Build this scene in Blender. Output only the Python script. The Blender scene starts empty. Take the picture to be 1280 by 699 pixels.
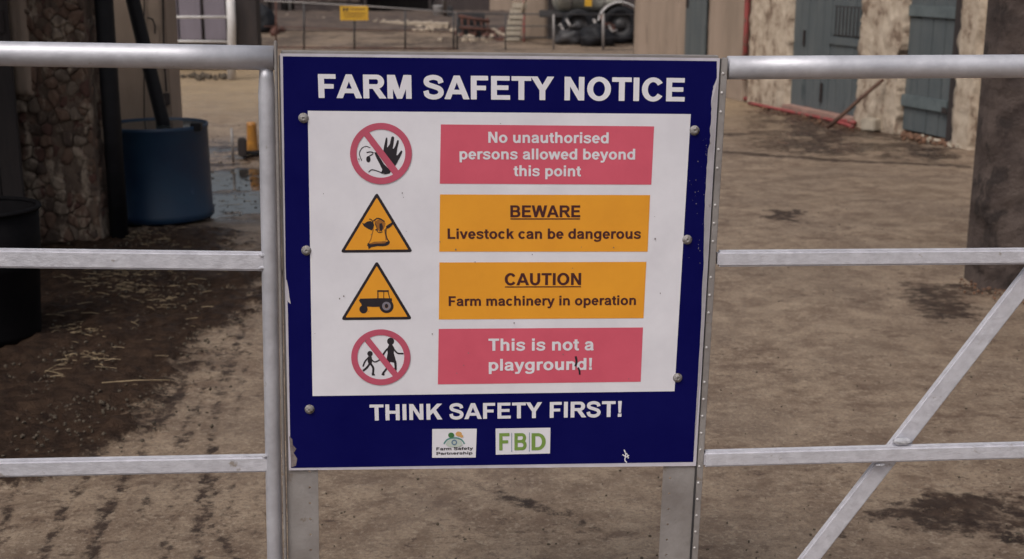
import bpy, bmesh, math, random
import numpy as np
from mathutils import Vector, Matrix, noise
from mathutils.geometry import delaunay_2d_cdt
random.seed(7)
rng = np.random.default_rng(11)
S = bpy.context.scene
COL = S.collection
PI = math.pi
# ------------------------------------------------------------------ camera, light, exposure
F_PX, CX, CY, EYE = 1612.0, 640.0, 349.5, 1.58
TH = math.atan(400 / F_PX)
cd = bpy.data.cameras.new('camera'); cam = bpy.data.objects.new('camera', cd); COL.objects.link(cam)
cd.sensor_width = 36; cd.lens = 36 * F_PX / 1280; cd.clip_start = 0.05; cd.clip_end = 400
cam.location = (0, 0, EYE); cam.rotation_euler = (PI / 2 - TH, 0, 0)
cd.dof.use_dof = True; cd.dof.focus_distance = 2.75; cd.dof.aperture_fstop = 6.0
S.camera = cam
w = bpy.data.worlds.new("World"); S.world = w; w.use_nodes = True
nt = w.node_tree; bg = nt.nodes['Background']
sky = nt.nodes.new('ShaderNodeTexSky'); sky.sky_type = 'NISHITA'; sky.sun_disc = False
SUN_EL, SUN_AZ = math.radians(55), math.radians(215)      # azimuth clockwise from +Y
sky.sun_elevation = SUN_EL; sky.sun_rotation = SUN_AZ; sky.air_density = 1.0; sky.dust_density = 6.0; sky.ozone_density = 1.0
hs = nt.nodes.new('ShaderNodeHueSaturation'); hs.inputs['Saturation'].default_value = .42      # thin overcast: greyer than a clear sky
nt.links.new(sky.outputs[0], hs.inputs['Color']); nt.links.new(hs.outputs[0], bg.inputs[0]); bg.inputs[1].default_value = 0.085
sl = bpy.data.lights.new('sun', 'SUN'); sl.energy = 0.9; sl.angle = math.radians(25); sl.color = (1, .95, .9)
so = bpy.data.objects.new('sun', sl); COL.objects.link(so); so.location = (0, -5, 20)
sd = Vector((math.sin(SUN_AZ) * math.cos(SUN_EL), math.cos(SUN_AZ) * math.cos(SUN_EL), math.sin(SUN_EL)))
so.rotation_euler = sd.to_track_quat('Z', 'Y').to_euler()
S.view_settings.view_transform = 'Standard'; S.view_settings.look = 'None'
S.view_settings.exposure = 0.40; S.view_settings.gamma = 1
S.render.engine = 'CYCLES'; S.cycles.use_denoising = True
# ------------------------------------------------------------------ measuring helpers
FW = np.array([0, math.cos(TH), -math.sin(TH)]); UP = np.array([0, math.sin(TH), math.cos(TH)]); RT = np.array([1., 0, 0])
EYEV = np.array([0, 0, EYE])
def ray(x, y): return RT * (x - CX) / F_PX - UP * (y - CY) / F_PX + FW
def G(x, y, z=0.0):
    r = ray(x, y); return EYEV + r * ((z - EYE) / r[2])
def P(x, y, Y):
    r = ray(x, y); return EYEV + r * (Y / r[1])
def project(X, Y, Z=0.0):
    d0 = X; dy = Y; dz = Z - EYE
    f = dy * FW[1] + dz * FW[2]; u = dy * UP[1] + dz * UP[2]
    return CX + F_PX * d0 / f, CY - F_PX * u / f
# sign / gate plane
YAW = math.radians(3.79); SO = np.array([-0.457, 2.573, 0.0])
EU = np.array([math.cos(YAW), math.sin(YAW), 0]); EN = np.array([-math.sin(YAW), math.cos(YAW), 0])
def SP(u, n, z): return SO + EU * u + EN * n + np.array([0, 0, z])
def uz(x, y, n=0.0):
    r = ray(x, y); t = ((SO + EN * n - EYEV) @ EN) / (r @ EN); p = EYEV + r * t
    return float((p - SO) @ EU), float(p[2])
# stable wall plane
WA = G(1200, 183); WB = G(910, 122)
WU = (WB - WA) / np.linalg.norm(WB - WA); WN = np.array([-abs(WU[1]), -abs(WU[0]), 0]); WN /= np.linalg.norm(WN)
if WN @ (EYEV - WA) < 0: WN = -WN
def WP(t, d, z): return WA + WU * t + WN * d + np.array([0, 0, z])
def wt(x, y=60):
    r = ray(x, y); k = ((WA - EYEV) @ WN) / (r @ WN); p = EYEV + r * k
    return float((p - WA) @ WU)
def wz(x, y):
    r = ray(x, y); k = ((WA - EYEV) @ WN) / (r @ WN); return float((EYEV + r * k)[2])
ID = lambda x, y, z: np.array([x, y, z])
# ------------------------------------------------------------------ materials
def mat(name, col, col2=None, scale=20, rough=.8, rough2=None, metal=0, bump=0, bscale=None, stretch=(1, 1, 1), detail=6, lo=.35, hi=.65, spot=None, spot_scale=8, spot_t=.62, spec=.5, coat=0):
    m = bpy.data.materials.new(name); m.use_nodes = True; n = m.node_tree; L = n.links.new; b = n.nodes['Principled BSDF']
    b.inputs['Roughness'].default_value = rough; b.inputs['Metallic'].default_value = metal
    b.inputs['Specular IOR Level'].default_value = spec; b.inputs['Coat Weight'].default_value = coat
    b.inputs['Base Color'].default_value = (*col, 1)
    tc = n.nodes.new('ShaderNodeTexCoord'); mp = n.nodes.new('ShaderNodeMapping'); mp.inputs['Scale'].default_value = stretch
    L(tc.outputs['Object'], mp.inputs[0])
    def nz(s, d=detail):
        t = n.nodes.new('ShaderNodeTexNoise'); t.inputs['Scale'].default_value = s; t.inputs['Detail'].default_value = d
        t.inputs['Roughness'].default_value = .65; L(mp.outputs[0], t.inputs[0]); return t
    def ramp(src, a, c):
        r = n.nodes.new('ShaderNodeMapRange'); r.inputs[1].default_value = a; r.inputs[2].default_value = c; L(src, r.inputs[0]); return r.outputs[0]
    out = None
    if col2:
        t = nz(scale); f = ramp(t.outputs[0], lo, hi)
        mx = n.nodes.new('ShaderNodeMix'); mx.data_type = 'RGBA'; mx.inputs[6].default_value = (*col, 1); mx.inputs[7].default_value = (*col2, 1)
        L(f, mx.inputs[0]); out = mx.outputs[2]
        if rough2 is not None:
            rr = n.nodes.new('ShaderNodeMix'); rr.inputs[2].default_value = rough; rr.inputs[3].default_value = rough2
            L(f, rr.inputs[0]); L(rr.outputs[0], b.inputs['Roughness'])
    if spot:
        t = nz(spot_scale, 8); f = ramp(t.outputs[0], spot_t, spot_t + .08)
        mx = n.nodes.new('ShaderNodeMix'); mx.data_type = 'RGBA'; mx.inputs[6].default_value = (*col, 1); mx.inputs[7].default_value = (*spot, 1)
        if out: L(out, mx.inputs[6])
        L(f, mx.inputs[0]); out = mx.outputs[2]
    if out: L(out, b.inputs['Base Color'])
    if bump:
        t = nz(bscale or scale * 2, 8); bp = n.nodes.new('ShaderNodeBump'); bp.inputs['Strength'].default_value = bump; bp.inputs['Distance'].default_value = .01
        L(t.outputs[0], bp.inputs['Height']); L(bp.outputs[0], b.inputs['Normal'])
    return m
GALV = mat('galvanised', (.47, .465, .505), (.60, .595, .64), 14, .42, .55, metal=.45, bump=.10, bscale=60, spot=(.30, .27, .24), spot_scale=22, spot_t=.66)
GALVR = mat('rough_galvanised', (.53, .52, .565), (.64, .63, .68), 40, .5, .65, metal=.3, bump=.22, bscale=85, stretch=(1, 1, 1.2), spot=(.33, .29, .26), spot_scale=25, spot_t=.64)
ANGLE = mat('dull_zinc', (.25, .225, .215), (.34, .315, .305), 10, .5, .7, metal=.35, bump=.2, bscale=60, spot=(.20, .15, .11), spot_scale=14, spot_t=.62)
WELD = mat('weld', (.72, .71, .76), (.5, .5, .54), 60, .45, metal=.3, bump=1, bscale=120)
BOLT = mat('bolt_zinc', (.36, .34, .34), (.25, .23, .22), 150, .55, metal=.35, bump=.4, bscale=300, spot=(.12, .08, .05), spot_scale=110, spot_t=.56)
PLATE = mat('plate_white', (.58, .55, .62), (.45, .42, .46), 9, .5, spot=(.30, .26, .25), spot_scale=30, spot_t=.70)
BLUE = mat('print_blue', (.0022, .0022, .068), (.004, .004, .080), 4, .5, .65, spot=(.02, .02, .09), spot_scale=120, spot_t=.71, spec=.06)
WHITE = mat('print_white', (.77, .75, .80), (.69, .67, .72), 7, .5, spot=(.42, .38, .41), spot_scale=38, spot_t=.70)
RED = mat('print_red', (.66, .10, .155), (.60, .085, .135), 8, .55, spot=(.44, .06, .09), spot_scale=60, spot_t=.70)
REDR = mat('print_red_ring', (.53, .085, .15), (.47, .08, .13), 12, .55)
AMBER = mat('print_amber', (.82, .345, .020), (.76, .31, .018), 8, .55, spot=(.42, .15, .02), spot_scale=60, spot_t=.71)
AMBERD = mat('print_dark_amber', (.40, .15, .02), (.25, .09, .015), 120, .55)
BROWN = mat('print_maroon', (.06, .010, .012), None, rough=.5)
BLACK = mat('print_black', (.012, .008, .014), (.02, .014, .02), 30, .5)
GREYP = mat('print_grey', (.22, .20, .24), rough=.5)
GREENP = mat('print_green', (.16, .27, .05), (.2, .32, .07), 40, .5)
TEAL = mat('print_teal', (.11, .26, .24), rough=.5); DKGREEN = mat('print_dark_green', (.05, .17, .05), rough=.5)
ORANGEP = mat('print_orange', (.62, .34, .12), rough=.5); BLUEP = mat('print_steel_blue', (.12, .2, .30), rough=.5)
PALE = mat('print_pale_green', (.50, .56, .50), rough=.5)
BAREG = mat('bare_grey_edge', (.30, .28, .30), (.42, .39, .42), 18, .6, spot=(.2, .17, .17), spot_scale=40, spot_t=.6)
SCUFF = mat('scuffed_grime', (.24, .2, .19), (.12, .09, .10), 60, .8)
STONE = [mat('stone_' + n, a, b, 16, .9, bump=1, bscale=60, spot=(.30, .235, .18), spot_scale=8, spot_t=.52, stretch=(1.3, 1, .55)) for n, a, b, c in (
    ('brown', (.115, .066, .047), (.17, .108, .076), (.30, .23, .17)), ('red', (.105, .048, .036), (.07, .036, .028), (.22, .15, .11)),
    ('grey', (.12, .088, .068), (.175, .132, .10), (.06, .04, .033)), ('dark', (.065, .043, .034), (.10, .068, .05), (.2, .15, .11)))]
MORTAR = mat('mortar', (.15, .105, .078), (.08, .055, .042), 12, .95, bump=1, bscale=60, spot=(.30, .235, .18), spot_scale=8, spot_t=.52, stretch=(1.3, 1, .55))
RENDER = mat('render_pinkish', (.33, .25, .195), (.25, .19, .145), 3, .9, bump=.4, bscale=60, stretch=(1, 1, .25), spot=(.15, .11, .085), spot_scale=4)
RENDERD = mat('render_dark', (.052, .036, .032), (.098, .072, .062), 5, .9, bump=1, bscale=55, spot=(.030, .021, .019), spot_scale=4.5, spot_t=.53, detail=11, lo=.4, hi=.6)
LIME = mat('limewashed_rubble', (.56, .47, .37), (.33, .25, .185), 7, .95, bump=1, bscale=40, spot=(.20, .14, .10), spot_scale=7, spot_t=.555, detail=11, stretch=(1, 1, .7))
SLATE = mat('painted_door', (.078, .093, .100), (.105, .118, .122), 6, .6, bump=.5, bscale=60, stretch=(1, 1, .3), spot=(.05, .065, .07), spot_scale=7)
SLATEL = mat('painted_batten', (.13, .155, .16), (.085, .105, .11), 9, .65, bump=.3)
DARK = mat('dark_timber', (.022, .017, .018), (.04, .03, .028), 8, .8, bump=.5, bscale=30, stretch=(1, 1, .2))
TUBB = mat('tub_black', (.003, .003, .004), (.006, .005, .006), 8, .8, spec=.12)
BLACKP = mat('black_plastic', (.007, .007, .009), (.012, .012, .015), 8, .6, spec=.25)
DRUM = mat('blue_plastic', (.004, .020, .055), (.006, .032, .072), 4, .42, .6, spot=(.05, .08, .15), spot_scale=14, spot_t=.66)
WATERM = mat('rain_water', (.03, .035, .035), rough=.04)
REDPIPE = mat('red_plastic', (.32, .055, .055), (.20, .045, .04), 9, .6, spot=(.13, .08, .06), spot_scale=12, spot_t=.52)
WOODB = mat('old_timber', (.11, .055, .035), (.07, .035, .025), 12, .8, bump=.6, bscale=40, stretch=(1, 1, .3))
STRAWM = mat('straw', (.36, .27, .16), (.17, .12, .07), 30, .7)
RUST = mat('rusty_iron', (.12, .045, .03), (.06, .03, .025), 15, .85, bump=.5)
DARKMETAL = mat('dark_machine', (.02, .02, .024), (.05, .045, .045), 5, .6)
TANKM = mat('tank_steel', (.50, .51, .46), (.36, .36, .33), 4, .4, .6, metal=.4, spot=(.2, .17, .13), spot_scale=6)
YELLOW = mat('yellow_board', (.62, .36, .02), (.5, .27, .02), 8, .6)
ORANGE = mat('orange_plastic', (.50, .22, .03), (.32, .14, .04), 14, .5)
LAV = mat('grey_lilac_board', (.19, .165, .20), (.15, .13, .155), 5, .8, bump=.3, stretch=(1, 1, .2))
CONC = mat('pale_concrete', (.42, .34, .26), (.30, .24, .18), 6, .95, bump=.8, bscale=25, spot=(.17, .12, .09), spot_scale=5)
CONCPINK = mat('pink_concrete', (.36, .22, .18), (.25, .15, .12), 8, .9, bump=.6)
BLOCK = mat('pale_block', (.46, .40, .32), (.34, .29, .23), 9, .95, bump=.5)
RUBBLE = mat('rubble_brown', (.2, .1, .06), (.1, .06, .04), 14, .95, bump=1)
MUDC = mat('mud_crumb', (.06, .045, .032), (.10, .078, .055), 30, .9, bump=.6)
BARN = mat('barn_cladding', (.038, .028, .028), (.065, .048, .045), 2, .85, stretch=(1, 1, .2))
TIN = mat('roof_sheet', (.16, .15, .15), (.1, .09, .09), 4, .7)
WHITEP = mat('white_paint', (.62, .60, .60), (.5, .47, .45), 9, .5)
FARBR = mat('far_bank', (.055, .038, .032), (.11, .078, .060), 2.5, .95, bump=.8, bscale=12)
# ------------------------------------------------------------------ building helpers
def tag(o, label=None, cat=None, group=None, kind=None):
    if label: o['label'] = label
    if cat: o['category'] = cat
    if group: o['group'] = group
    if kind: o['kind'] = kind
    return o
def thing(name, label, cat, loc, group=None):
    o = bpy.data.objects.new(name, None); COL.objects.link(o); o.location = Vector([float(v) for v in loc]); o.empty_display_size = .1
    return tag(o, label, cat, group)
def wloc(o):
    v = Vector((0, 0, 0))
    while o: v += o.location; o = o.parent
    return v
def obj(name, V, F, m, parent=None, smooth=False, own=True):
    """V are world coordinates; the object's origin goes to its parent's (or to its own base)."""
    V = np.asarray(V, dtype=float)
    if parent: base = np.array(wloc(parent))
    elif own: base = np.array([(V[:, 0].min() + V[:, 0].max()) / 2, (V[:, 1].min() + V[:, 1].max()) / 2, V[:, 2].min()])
    else: base = np.zeros(3)
    me = bpy.data.meshes.new(name); me.from_pydata((V - base).tolist(), [], F); me.materials.append(m)
    bm = bmesh.new(); bm.from_mesh(me); bmesh.ops.recalc_face_normals(bm, faces=bm.faces); bm.to_mesh(me); bm.free()
    if smooth: me.shade_smooth()
    o = bpy.data.objects.new(name, me); COL.objects.link(o)
    if parent: o.parent = parent
    else: o.location = base
    return o
def box(fn, a0, a1, b0, b1, c0, c1, bev=0.0):
    """box in a frame fn, optionally with chamfered edges"""
    bm = bmesh.new()
    vs = [bm.verts.new((a, b, c)) for a in (a0, a1) for b in (b0, b1) for c in (c0, c1)]
    for f in ((0, 1, 3, 2), (4, 6, 7, 5), (0, 4, 5, 1), (2, 3, 7, 6), (0, 2, 6, 4), (1, 5, 7, 3)): bm.faces.new([vs[i] for i in f])
    if bev: bmesh.ops.bevel(bm, geom=list(bm.edges), offset=bev, segments=2, affect='EDGES', clamp_overlap=True)
    V = [fn(*v.co) for v in bm.verts]; bm.verts.index_update(); F = [[v.index for v in f.verts] for f in bm.faces]; bm.free()
    return V, F
def join(*parts):
    V, F = [], []
    for v, f in parts:
        k = len(V); V += list(v); F += [[i + k for i in q] for q in f]
    return V, F
def tube(pts, r, n=16, cap=True, wob=0):
    pts = [np.asarray(p, float) for p in pts]; V, F = [], []
    rs = r if isinstance(r, (list, tuple)) else [r] * len(pts)
    for i, p in enumerate(pts):
        t = pts[min(i + 1, len(pts) - 1)] - pts[max(i - 1, 0)]; t /= np.linalg.norm(t)
        a = np.cross(t, [0, 0, 1.]) if abs(t[2]) < .9 else np.cross(t, [0, 1., 0]); a /= np.linalg.norm(a); b = np.cross(t, a)
        for k in range(n):
            q = 2 * PI * k / n; V.append(p + (a * math.cos(q) + b * math.sin(q)) * rs[i])
    for i in range(len(pts) - 1):
        for k in range(n): F.append([i * n + k, i * n + (k + 1) % n, (i + 1) * n + (k + 1) % n, (i + 1) * n + k])
    if cap: F.append(list(range(n))[::-1]); F.append([(len(pts) - 1) * n + k for k in range(n)])
    return V, F
def bar(p0, p1, wid, dep, side, bev=.003):
    """rectangular section bar from p0 to p1; wid across (in the plane), dep along 'side'"""
    p0 = np.asarray(p0, float); p1 = np.asarray(p1, float); t = p1 - p0; L = np.linalg.norm(t); t /= L
    s = np.asarray(side, float); s = s - t * (s @ t); s /= np.linalg.norm(s); c = np.cross(t, s)
    return box(lambda a, b, d: p0 + t * a + s * b + c * d, 0, L, -dep / 2, dep / 2, -wid / 2, wid / 2, bev)
def lathe(c, prof, n=40):
    c = np.asarray(c, float); V, F = [], []
    for r, z in prof:
        for k in range(n): V.append(c + np.array([r * math.cos(2 * PI * k / n), r * math.sin(2 * PI * k / n), z]))
    for i in range(len(prof) - 1):
        for k in range(n): F.append([i * n + k, i * n + (k + 1) % n, (i + 1) * n + (k + 1) % n, (i + 1) * n + k])
    return V, F
def nf(x, y, z=0): return noise.noise(Vector((x, y, z)))
def relief(fn, a0, a1, c0, c1, depth, thick, step=.03, amp=.012, seed=0, cell=.13, rag=0.0):
    """a slab whose front (b = depth side) is lumpy masonry; returns V,F. b grows towards the viewer."""
    na, nc = max(2, int((a1 - a0) / step)), max(2, int((c1 - c0) / step)); V, F = [], []
    for i in range(na + 1):
        for j in range(nc + 1):
            a = a0 + (a1 - a0) * i / na; c = c0 + (c1 - c0) * j / nc
            d, _ = noise.voronoi(Vector((a / cell + seed, c / cell * 1.5, seed)))
            h = min(.5, (d[1] - d[0])) * 2; h = h ** .5
            b = depth + amp * (h - .6) + amp * .9 * nf(a * 9 + seed, c * 9) + amp * .6 * nf(a * 30, c * 30, seed)
            if i in (0, na): a += rag * nf(c * 6, seed) + rag * .6 * nf(c * 21, seed + 3)
            V.append(fn(a, b, c))
    m = nc + 1
    for i in range(na):
        for j in range(nc): F.append([i * m + j, (i + 1) * m + j, (i + 1) * m + j + 1, i * m + j + 1])
    k = len(V)
    def wall(idx):
        base = len(V)
        for q in idx:
            i, j = divmod(q, m); V.append(fn(a0 + (a1 - a0) * i / na, depth - thick, c0 + (c1 - c0) * j / nc))
        for q in range(len(idx) - 1): F.append([idx[q], idx[q + 1], base + q + 1, base + q])
    wall([j for j in range(nc + 1)]); wall([na * m + j for j in range(nc + 1)]); wall([i * m + nc for i in range(na + 1)]); wall([i * m for i in range(na + 1)])
    return V, F
# ------------------------------------------------------------------ ground
def axis(lo, hi, a, b, s, big):
    x = list(np.arange(a, b + 1e-6, s)); g = s
    y = a
    while y > lo: g *= big; y -= g; x.insert(0, y)
    y = b; g = s
    while y < hi: g *= big; y += g; x.append(y)
    return np.array(x)
xs = axis(-60, 60, -3.4, 4.2, .022, 1.35)
ys = np.concatenate([axis(-30, 3.21, 3.2, 3.2, .02, 1.25)[:-1], np.arange(3.2, 6.4, .02), np.arange(6.4, 12.6, .04), np.arange(12.6, 36, .14), axis(35.9, 120, 36, 36, .2, 1.3)])
ys = np.unique(np.round(ys, 4))
XX, YY = np.meshgrid(xs, ys, indexing='ij')
def vnoise(X, Y, f, seed, octs=4):
    """value noise, numpy"""
    out = np.zeros_like(X); amp = 1; tot = 0
    for o in range(octs):
        r = np.random.default_rng(seed * 31 + o); T = r.random((256, 256))
        x = X * f; y = Y * f; xi = np.floor(x).astype(int); yi = np.floor(y).astype(int); fx = x - xi; fy = y - yi
        fx = fx * fx * (3 - 2 * fx); fy = fy * fy * (3 - 2 * fy)
        a = T[xi % 256, yi % 256]; b = T[(xi + 1) % 256, yi % 256]; c = T[xi % 256, (yi + 1) % 256]; d = T[(xi + 1) % 256, (yi + 1) % 256]
        out += amp * ((a * (1 - fx) + b * fx) * (1 - fy) + (c * (1 - fx) + d * fx) * fy); tot += amp; amp *= .55; f *= 2.1
    return out / tot
Yc = np.maximum(YY, .8)
PX, PY = project(XX, Yc)
def sm(x, a, b): t = np.clip((x - a) / (b - a), 0, 1); return t * t * (3 - 2 * t)
n1 = vnoise(XX, YY, 1.1, 1); n2 = vnoise(XX, YY, 4.5, 2); n3 = vnoise(XX, YY, 14, 3, 3)
# mud under and before the added shade roof: its edge on the right is ragged (a line through these picture points, on the ground)
edge = np.interp(PY, [250, 300, 345, 395, 440, 480, 520, 560, 620, 699], [262, 300, 345, 300, 240, 225, 190, 140, -60, -300])
mud = sm(edge - PX + (n2 - .5) * 90 + (n3 - .5) * 90, -60, 62) * sm(PY, 262, 300)
tracks = np.zeros_like(XX); ns = vnoise((PX + .45 * PY) / 14, PY / 60, 1.0, 77)
for ys_t, xs_t, wd_t, st_t in (([470, 600, 720], [165, 98, 38], 9, .9), ([455, 595, 720], [240, 152, 98], 12, 1), ([455, 600, 720], [268, 192, 140], 6, .7), ([420, 560, 640, 720], [278, 226, 212, 203], 6, .7),
        ([395, 500, 600, 720], [305, 272, 252, 244], 9, .8), ([370, 480, 560, 640], [322, 302, 292, 286], 4, .6), ([590, 640, 720], [268, 258, 312], 9, .8), ([600, 660, 720], [20, 0, -30], 10, .8), ([420, 520, 640], [330, 322, 318], 3, .5)):
    xc = np.interp(PY, ys_t, xs_t); m_ = np.exp(-((PX - xc + 10 * (n3 - .5) + 12 * (n2 - .5)) / (wd_t * 1.0)) ** 2) * ((PY > ys_t[0]) & (PY < ys_t[-1] + 60)); tracks = np.maximum(tracks, m_ * st_t)
tracks *= .66 + .34 * sm(ns, .25, .6)
wet = sm(300 - PX, -80, 0) * sm(PY, 165, 185) * sm(-PY, -285, -262) * sm(PX, 200, 222)
puddle = wet * sm(n1 * .35 + n2 * .4 + .25 * vnoise(XX * .5, YY, 6, 91) + .2 * (vnoise(XX * .6, YY, 12, 92, 3) - .5) + .0030 * (PY - 212), .45, .50)
wall_wet = sm(PY, 118, 132) * sm(-PY - 0 - (950 - PX) * .06, -196, -180) * sm(PX, 900, 960) * sm(-PX, -1210, -1190) * sm(n2, .2, .55)
stain = np.clip(.72 * sm(1 - np.hypot((PX - 1235) / 150, (PY - 638) / 50) + 1.9 * (n2 - .5) + .8 * (n3 - .5), .0, .6), 0, 1) * (PX > 1000)
stain2 = sm(1 - np.hypot((PX - 985) / 60, (PY - 268) / 13) + 1.3 * (n3 - .5), .35, .7) * (PX > 850)
stain3 = sm(1 - np.hypot((PX - 1190) / 110, (PY - 375) / 45) + 1.1 * (n2 - .5), .25, .9) * (PX > 850) * .7
ridge = sm(1 - np.abs(PY - (605 + (PX - 600) * .35)) / 22 + 1.2 * (n2 - .5), .5, 1) * sm(PX, 560, 620) * sm(-PX, -840, -780) * .55
patch = sm(n1 * .55 + n2 * .45, .53, .66)
dark = np.clip(np.maximum.reduce([mud, .8 * tracks, wet * .72 * sm(n2, .36, .56) + wet * .2, .75 * wall_wet, stain, stain2 * .8, stain3, ridge, sm(-PY, -68, -60) * sm(n1 * .6 + n2 * .4, .40, .60) * .62]), 0, 1)
damp = np.clip(np.maximum.reduce([wet, wall_wet * .8, stain * .8, mud * .06]), 0, 1)
crack = np.exp(-((PY - (190 + (PX - 905) * .055 + 5 * (n2 - .5))) / 1.8) ** 2) * (PX > 900) * (PX < 1215) + np.exp(-((PY - (166 + (PX - 905) * .03 + 6 * (n2 - .5))) / 1.4) ** 2) * (PX > 900) * (PX < 1010)
dark = np.clip(np.maximum(dark, crack * .9), 0, 1)
ochre = np.clip(sm(-PY, -175, -100) * .9 * sm(PY, 66, 82) + .30 * sm(-PY, -66, -50) * sm(n2, .45, .62), 0, 1)
mound = (n2 - .5) * .004 + (n3 - .5) * .003
ZZ = mound + mud * (.012 + .05 * (n2 - .42) + .045 * (n3 - .5) + .030 * (vnoise(XX, YY, 30, 5, 2) - .5)) + (n1 - .5) * .02 - tracks * .004 - .006 * ridge
flat = np.clip(np.maximum(puddle, 0), 0, 1)
ZZ = ZZ * (1 - flat) + flat * -.008 - .012
ZZ[(XX < -12) | (XX > 12) | (YY < 2) | (YY > 45)] = -.01
nx, ny = XX.shape
V = np.stack([XX.ravel(), YY.ravel(), ZZ.ravel()], 1)
ii = (np.arange(nx - 1)[:, None] * ny + np.arange(ny - 1)[None, :]).ravel()
Fq = np.stack([ii, ii + ny, ii + ny + 1, ii + 1], 1)
me = bpy.data.meshes.new('concrete_yard'); me.from_pydata(V, [], Fq.tolist()); me.shade_smooth()
for nme, arr in (('dark', dark), ('damp', damp), ('ochre', ochre), ('puddle', puddle), ('mud', mud)):
    at = me.attributes.new(nme, 'FLOAT', 'POINT'); at.data.foreach_set('value', arr.ravel().astype(np.float32))
yard = bpy.data.objects.new('concrete_yard', me); COL.objects.link(yard); tag(yard, 'worn muddy concrete of the farmyard', kind='structure')
GM = bpy.data.materials.new('worn_concrete'); GM.use_nodes = True; me.materials.append(GM)
n = GM.node_tree; L = n.links.new; b = n.nodes['Principled BSDF']
tc = n.nodes.new('ShaderNodeTexCoord')
def gn(scale, detail=8, rough=.65, stretch=(1, 1, 1)):
    mp = n.nodes.new('ShaderNodeMapping'); mp.inputs['Scale'].default_value = stretch; L(tc.outputs['Object'], mp.inputs[0])
    t = n.nodes.new('ShaderNodeTexNoise'); t.inputs['Scale'].default_value = scale; t.inputs['Detail'].default_value = detail; t.inputs['Roughness'].default_value = rough
    L(mp.outputs[0], t.inputs[0]); return t.outputs[0]
def mr(src, a, c, d=0, e=1):
    r = n.nodes.new('ShaderNodeMapRange'); r.inputs[1].default_value = a; r.inputs[2].default_value = c; r.inputs[3].default_value = d; r.inputs[4].default_value = e; L(src, r.inputs[0]); return r.outputs[0]
def mixc(f, A, B):
    mx = n.nodes.new('ShaderNodeMix'); mx.data_type = 'RGBA'
    for k, q in ((6, A), (7, B)):
        if isinstance(q, tuple): mx.inputs[k].default_value = (*q, 1)
        else: L(q, mx.inputs[k])
    L(f, mx.inputs[0]); return mx.outputs[2]
def ma(op, A, B):
    m_ = n.nodes.new('ShaderNodeMath'); m_.operation = op; m_.use_clamp = True
    for k, q in enumerate((A, B)):
        if isinstance(q, (int, float)): m_.inputs[k].default_value = q
        else: L(q, m_.inputs[k])
    return m_.outputs[0]
def attr(s):
    a = n.nodes.new('ShaderNodeAttribute'); a.attribute_name = s; return a.outputs['Fac']
c0 = mixc(mr(gn(4.5, 13, .82), .42, .58), (.300, .224, .158), (.150, .100, .068))
c0 = mixc(mr(gn(1.3, 6, .6), .42, .64, 0, .45), c0, (.150, .108, .080))
c0 = mixc(mr(gn(85, 5, .75), .50, .62, 0, .6), c0, (.095, .064, .046))
c0 = mixc(mr(gn(55, 5, .75), .54, .64, 0, .6), c0, (.37, .30, .225))
big = mr(gn(1.7, 5, .6), .44, .60, .22, 1)
c0 = mixc(ma('MULTIPLY', big, mr(gn(9, 11, .8, (.7, 1.1, 1)), .545, .585, 0, .7)), c0, (.080, .046, .031))
c0 = mixc(ma('MULTIPLY', mr(gn(1.1, 5, .6), .42, .60, .2, 1), mr(gn(26, 9, .75, (.75, 1.1, 1)), .57, .605, 0, .85)), c0, (.062, .036, .025))
c0 = mixc(ma('MULTIPLY', attr('ochre'), mr(gn(2.5), .3, .6, .5, 1)), c0, (.34, .245, .145))
da = attr('dark'); edge_ = n.nodes.new('ShaderNodeMath'); edge_.operation = 'MULTIPLY'; L(ma('MULTIPLY', da, ma('SUBTRACT', 1.0, da)), edge_.inputs[0]); L(mr(ma('ADD', ma('MULTIPLY', gn(6, 11, .8), .6), ma('MULTIPLY', gn(24, 8, .8), .4)), .34, .66, -3.0, 3.0), edge_.inputs[1])
dk_ = n.nodes.new('ShaderNodeMath'); dk_.operation = 'ADD'; L(da, dk_.inputs[0]); L(edge_.outputs[0], dk_.inputs[1]); dk = dk_.outputs[0]
c1 = mixc(mr(gn(16), .35, .7), (.022, .012, .008), (.062, .037, .024))
c0 = mixc(mr(dk, .30, .72), c0, c1)
c0 = mixc(attr('puddle'), c0, (.03, .026, .022))
L(c0, b.inputs['Base Color'])
ro = ma('SUBTRACT', mr(gn(2.2, 5), .38, .62, .44, .74), ma('MULTIPLY', attr('damp'), mr(gn(11), .35, .6, .1, .5)))
ro = ma('MULTIPLY', ro, mr(attr('puddle'), .3, .9, 1, .06)); L(ro, b.inputs['Roughness'])
L(mr(attr('mud'), 0, .8, .42, .12), b.inputs['Specular IOR Level'])
bp = n.nodes.new('ShaderNodeBump'); bp.inputs['Distance'].default_value = .02; L(gn(38, 9, .7), bp.inputs['Height'])
L(ma('MULTIPLY', mr(attr('puddle'), .2, .8, 1, .03), mr(attr('mud'), 0, .6, .42, .95)), bp.inputs['Strength']); L(bp.outputs[0], b.inputs['Normal'])
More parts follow.
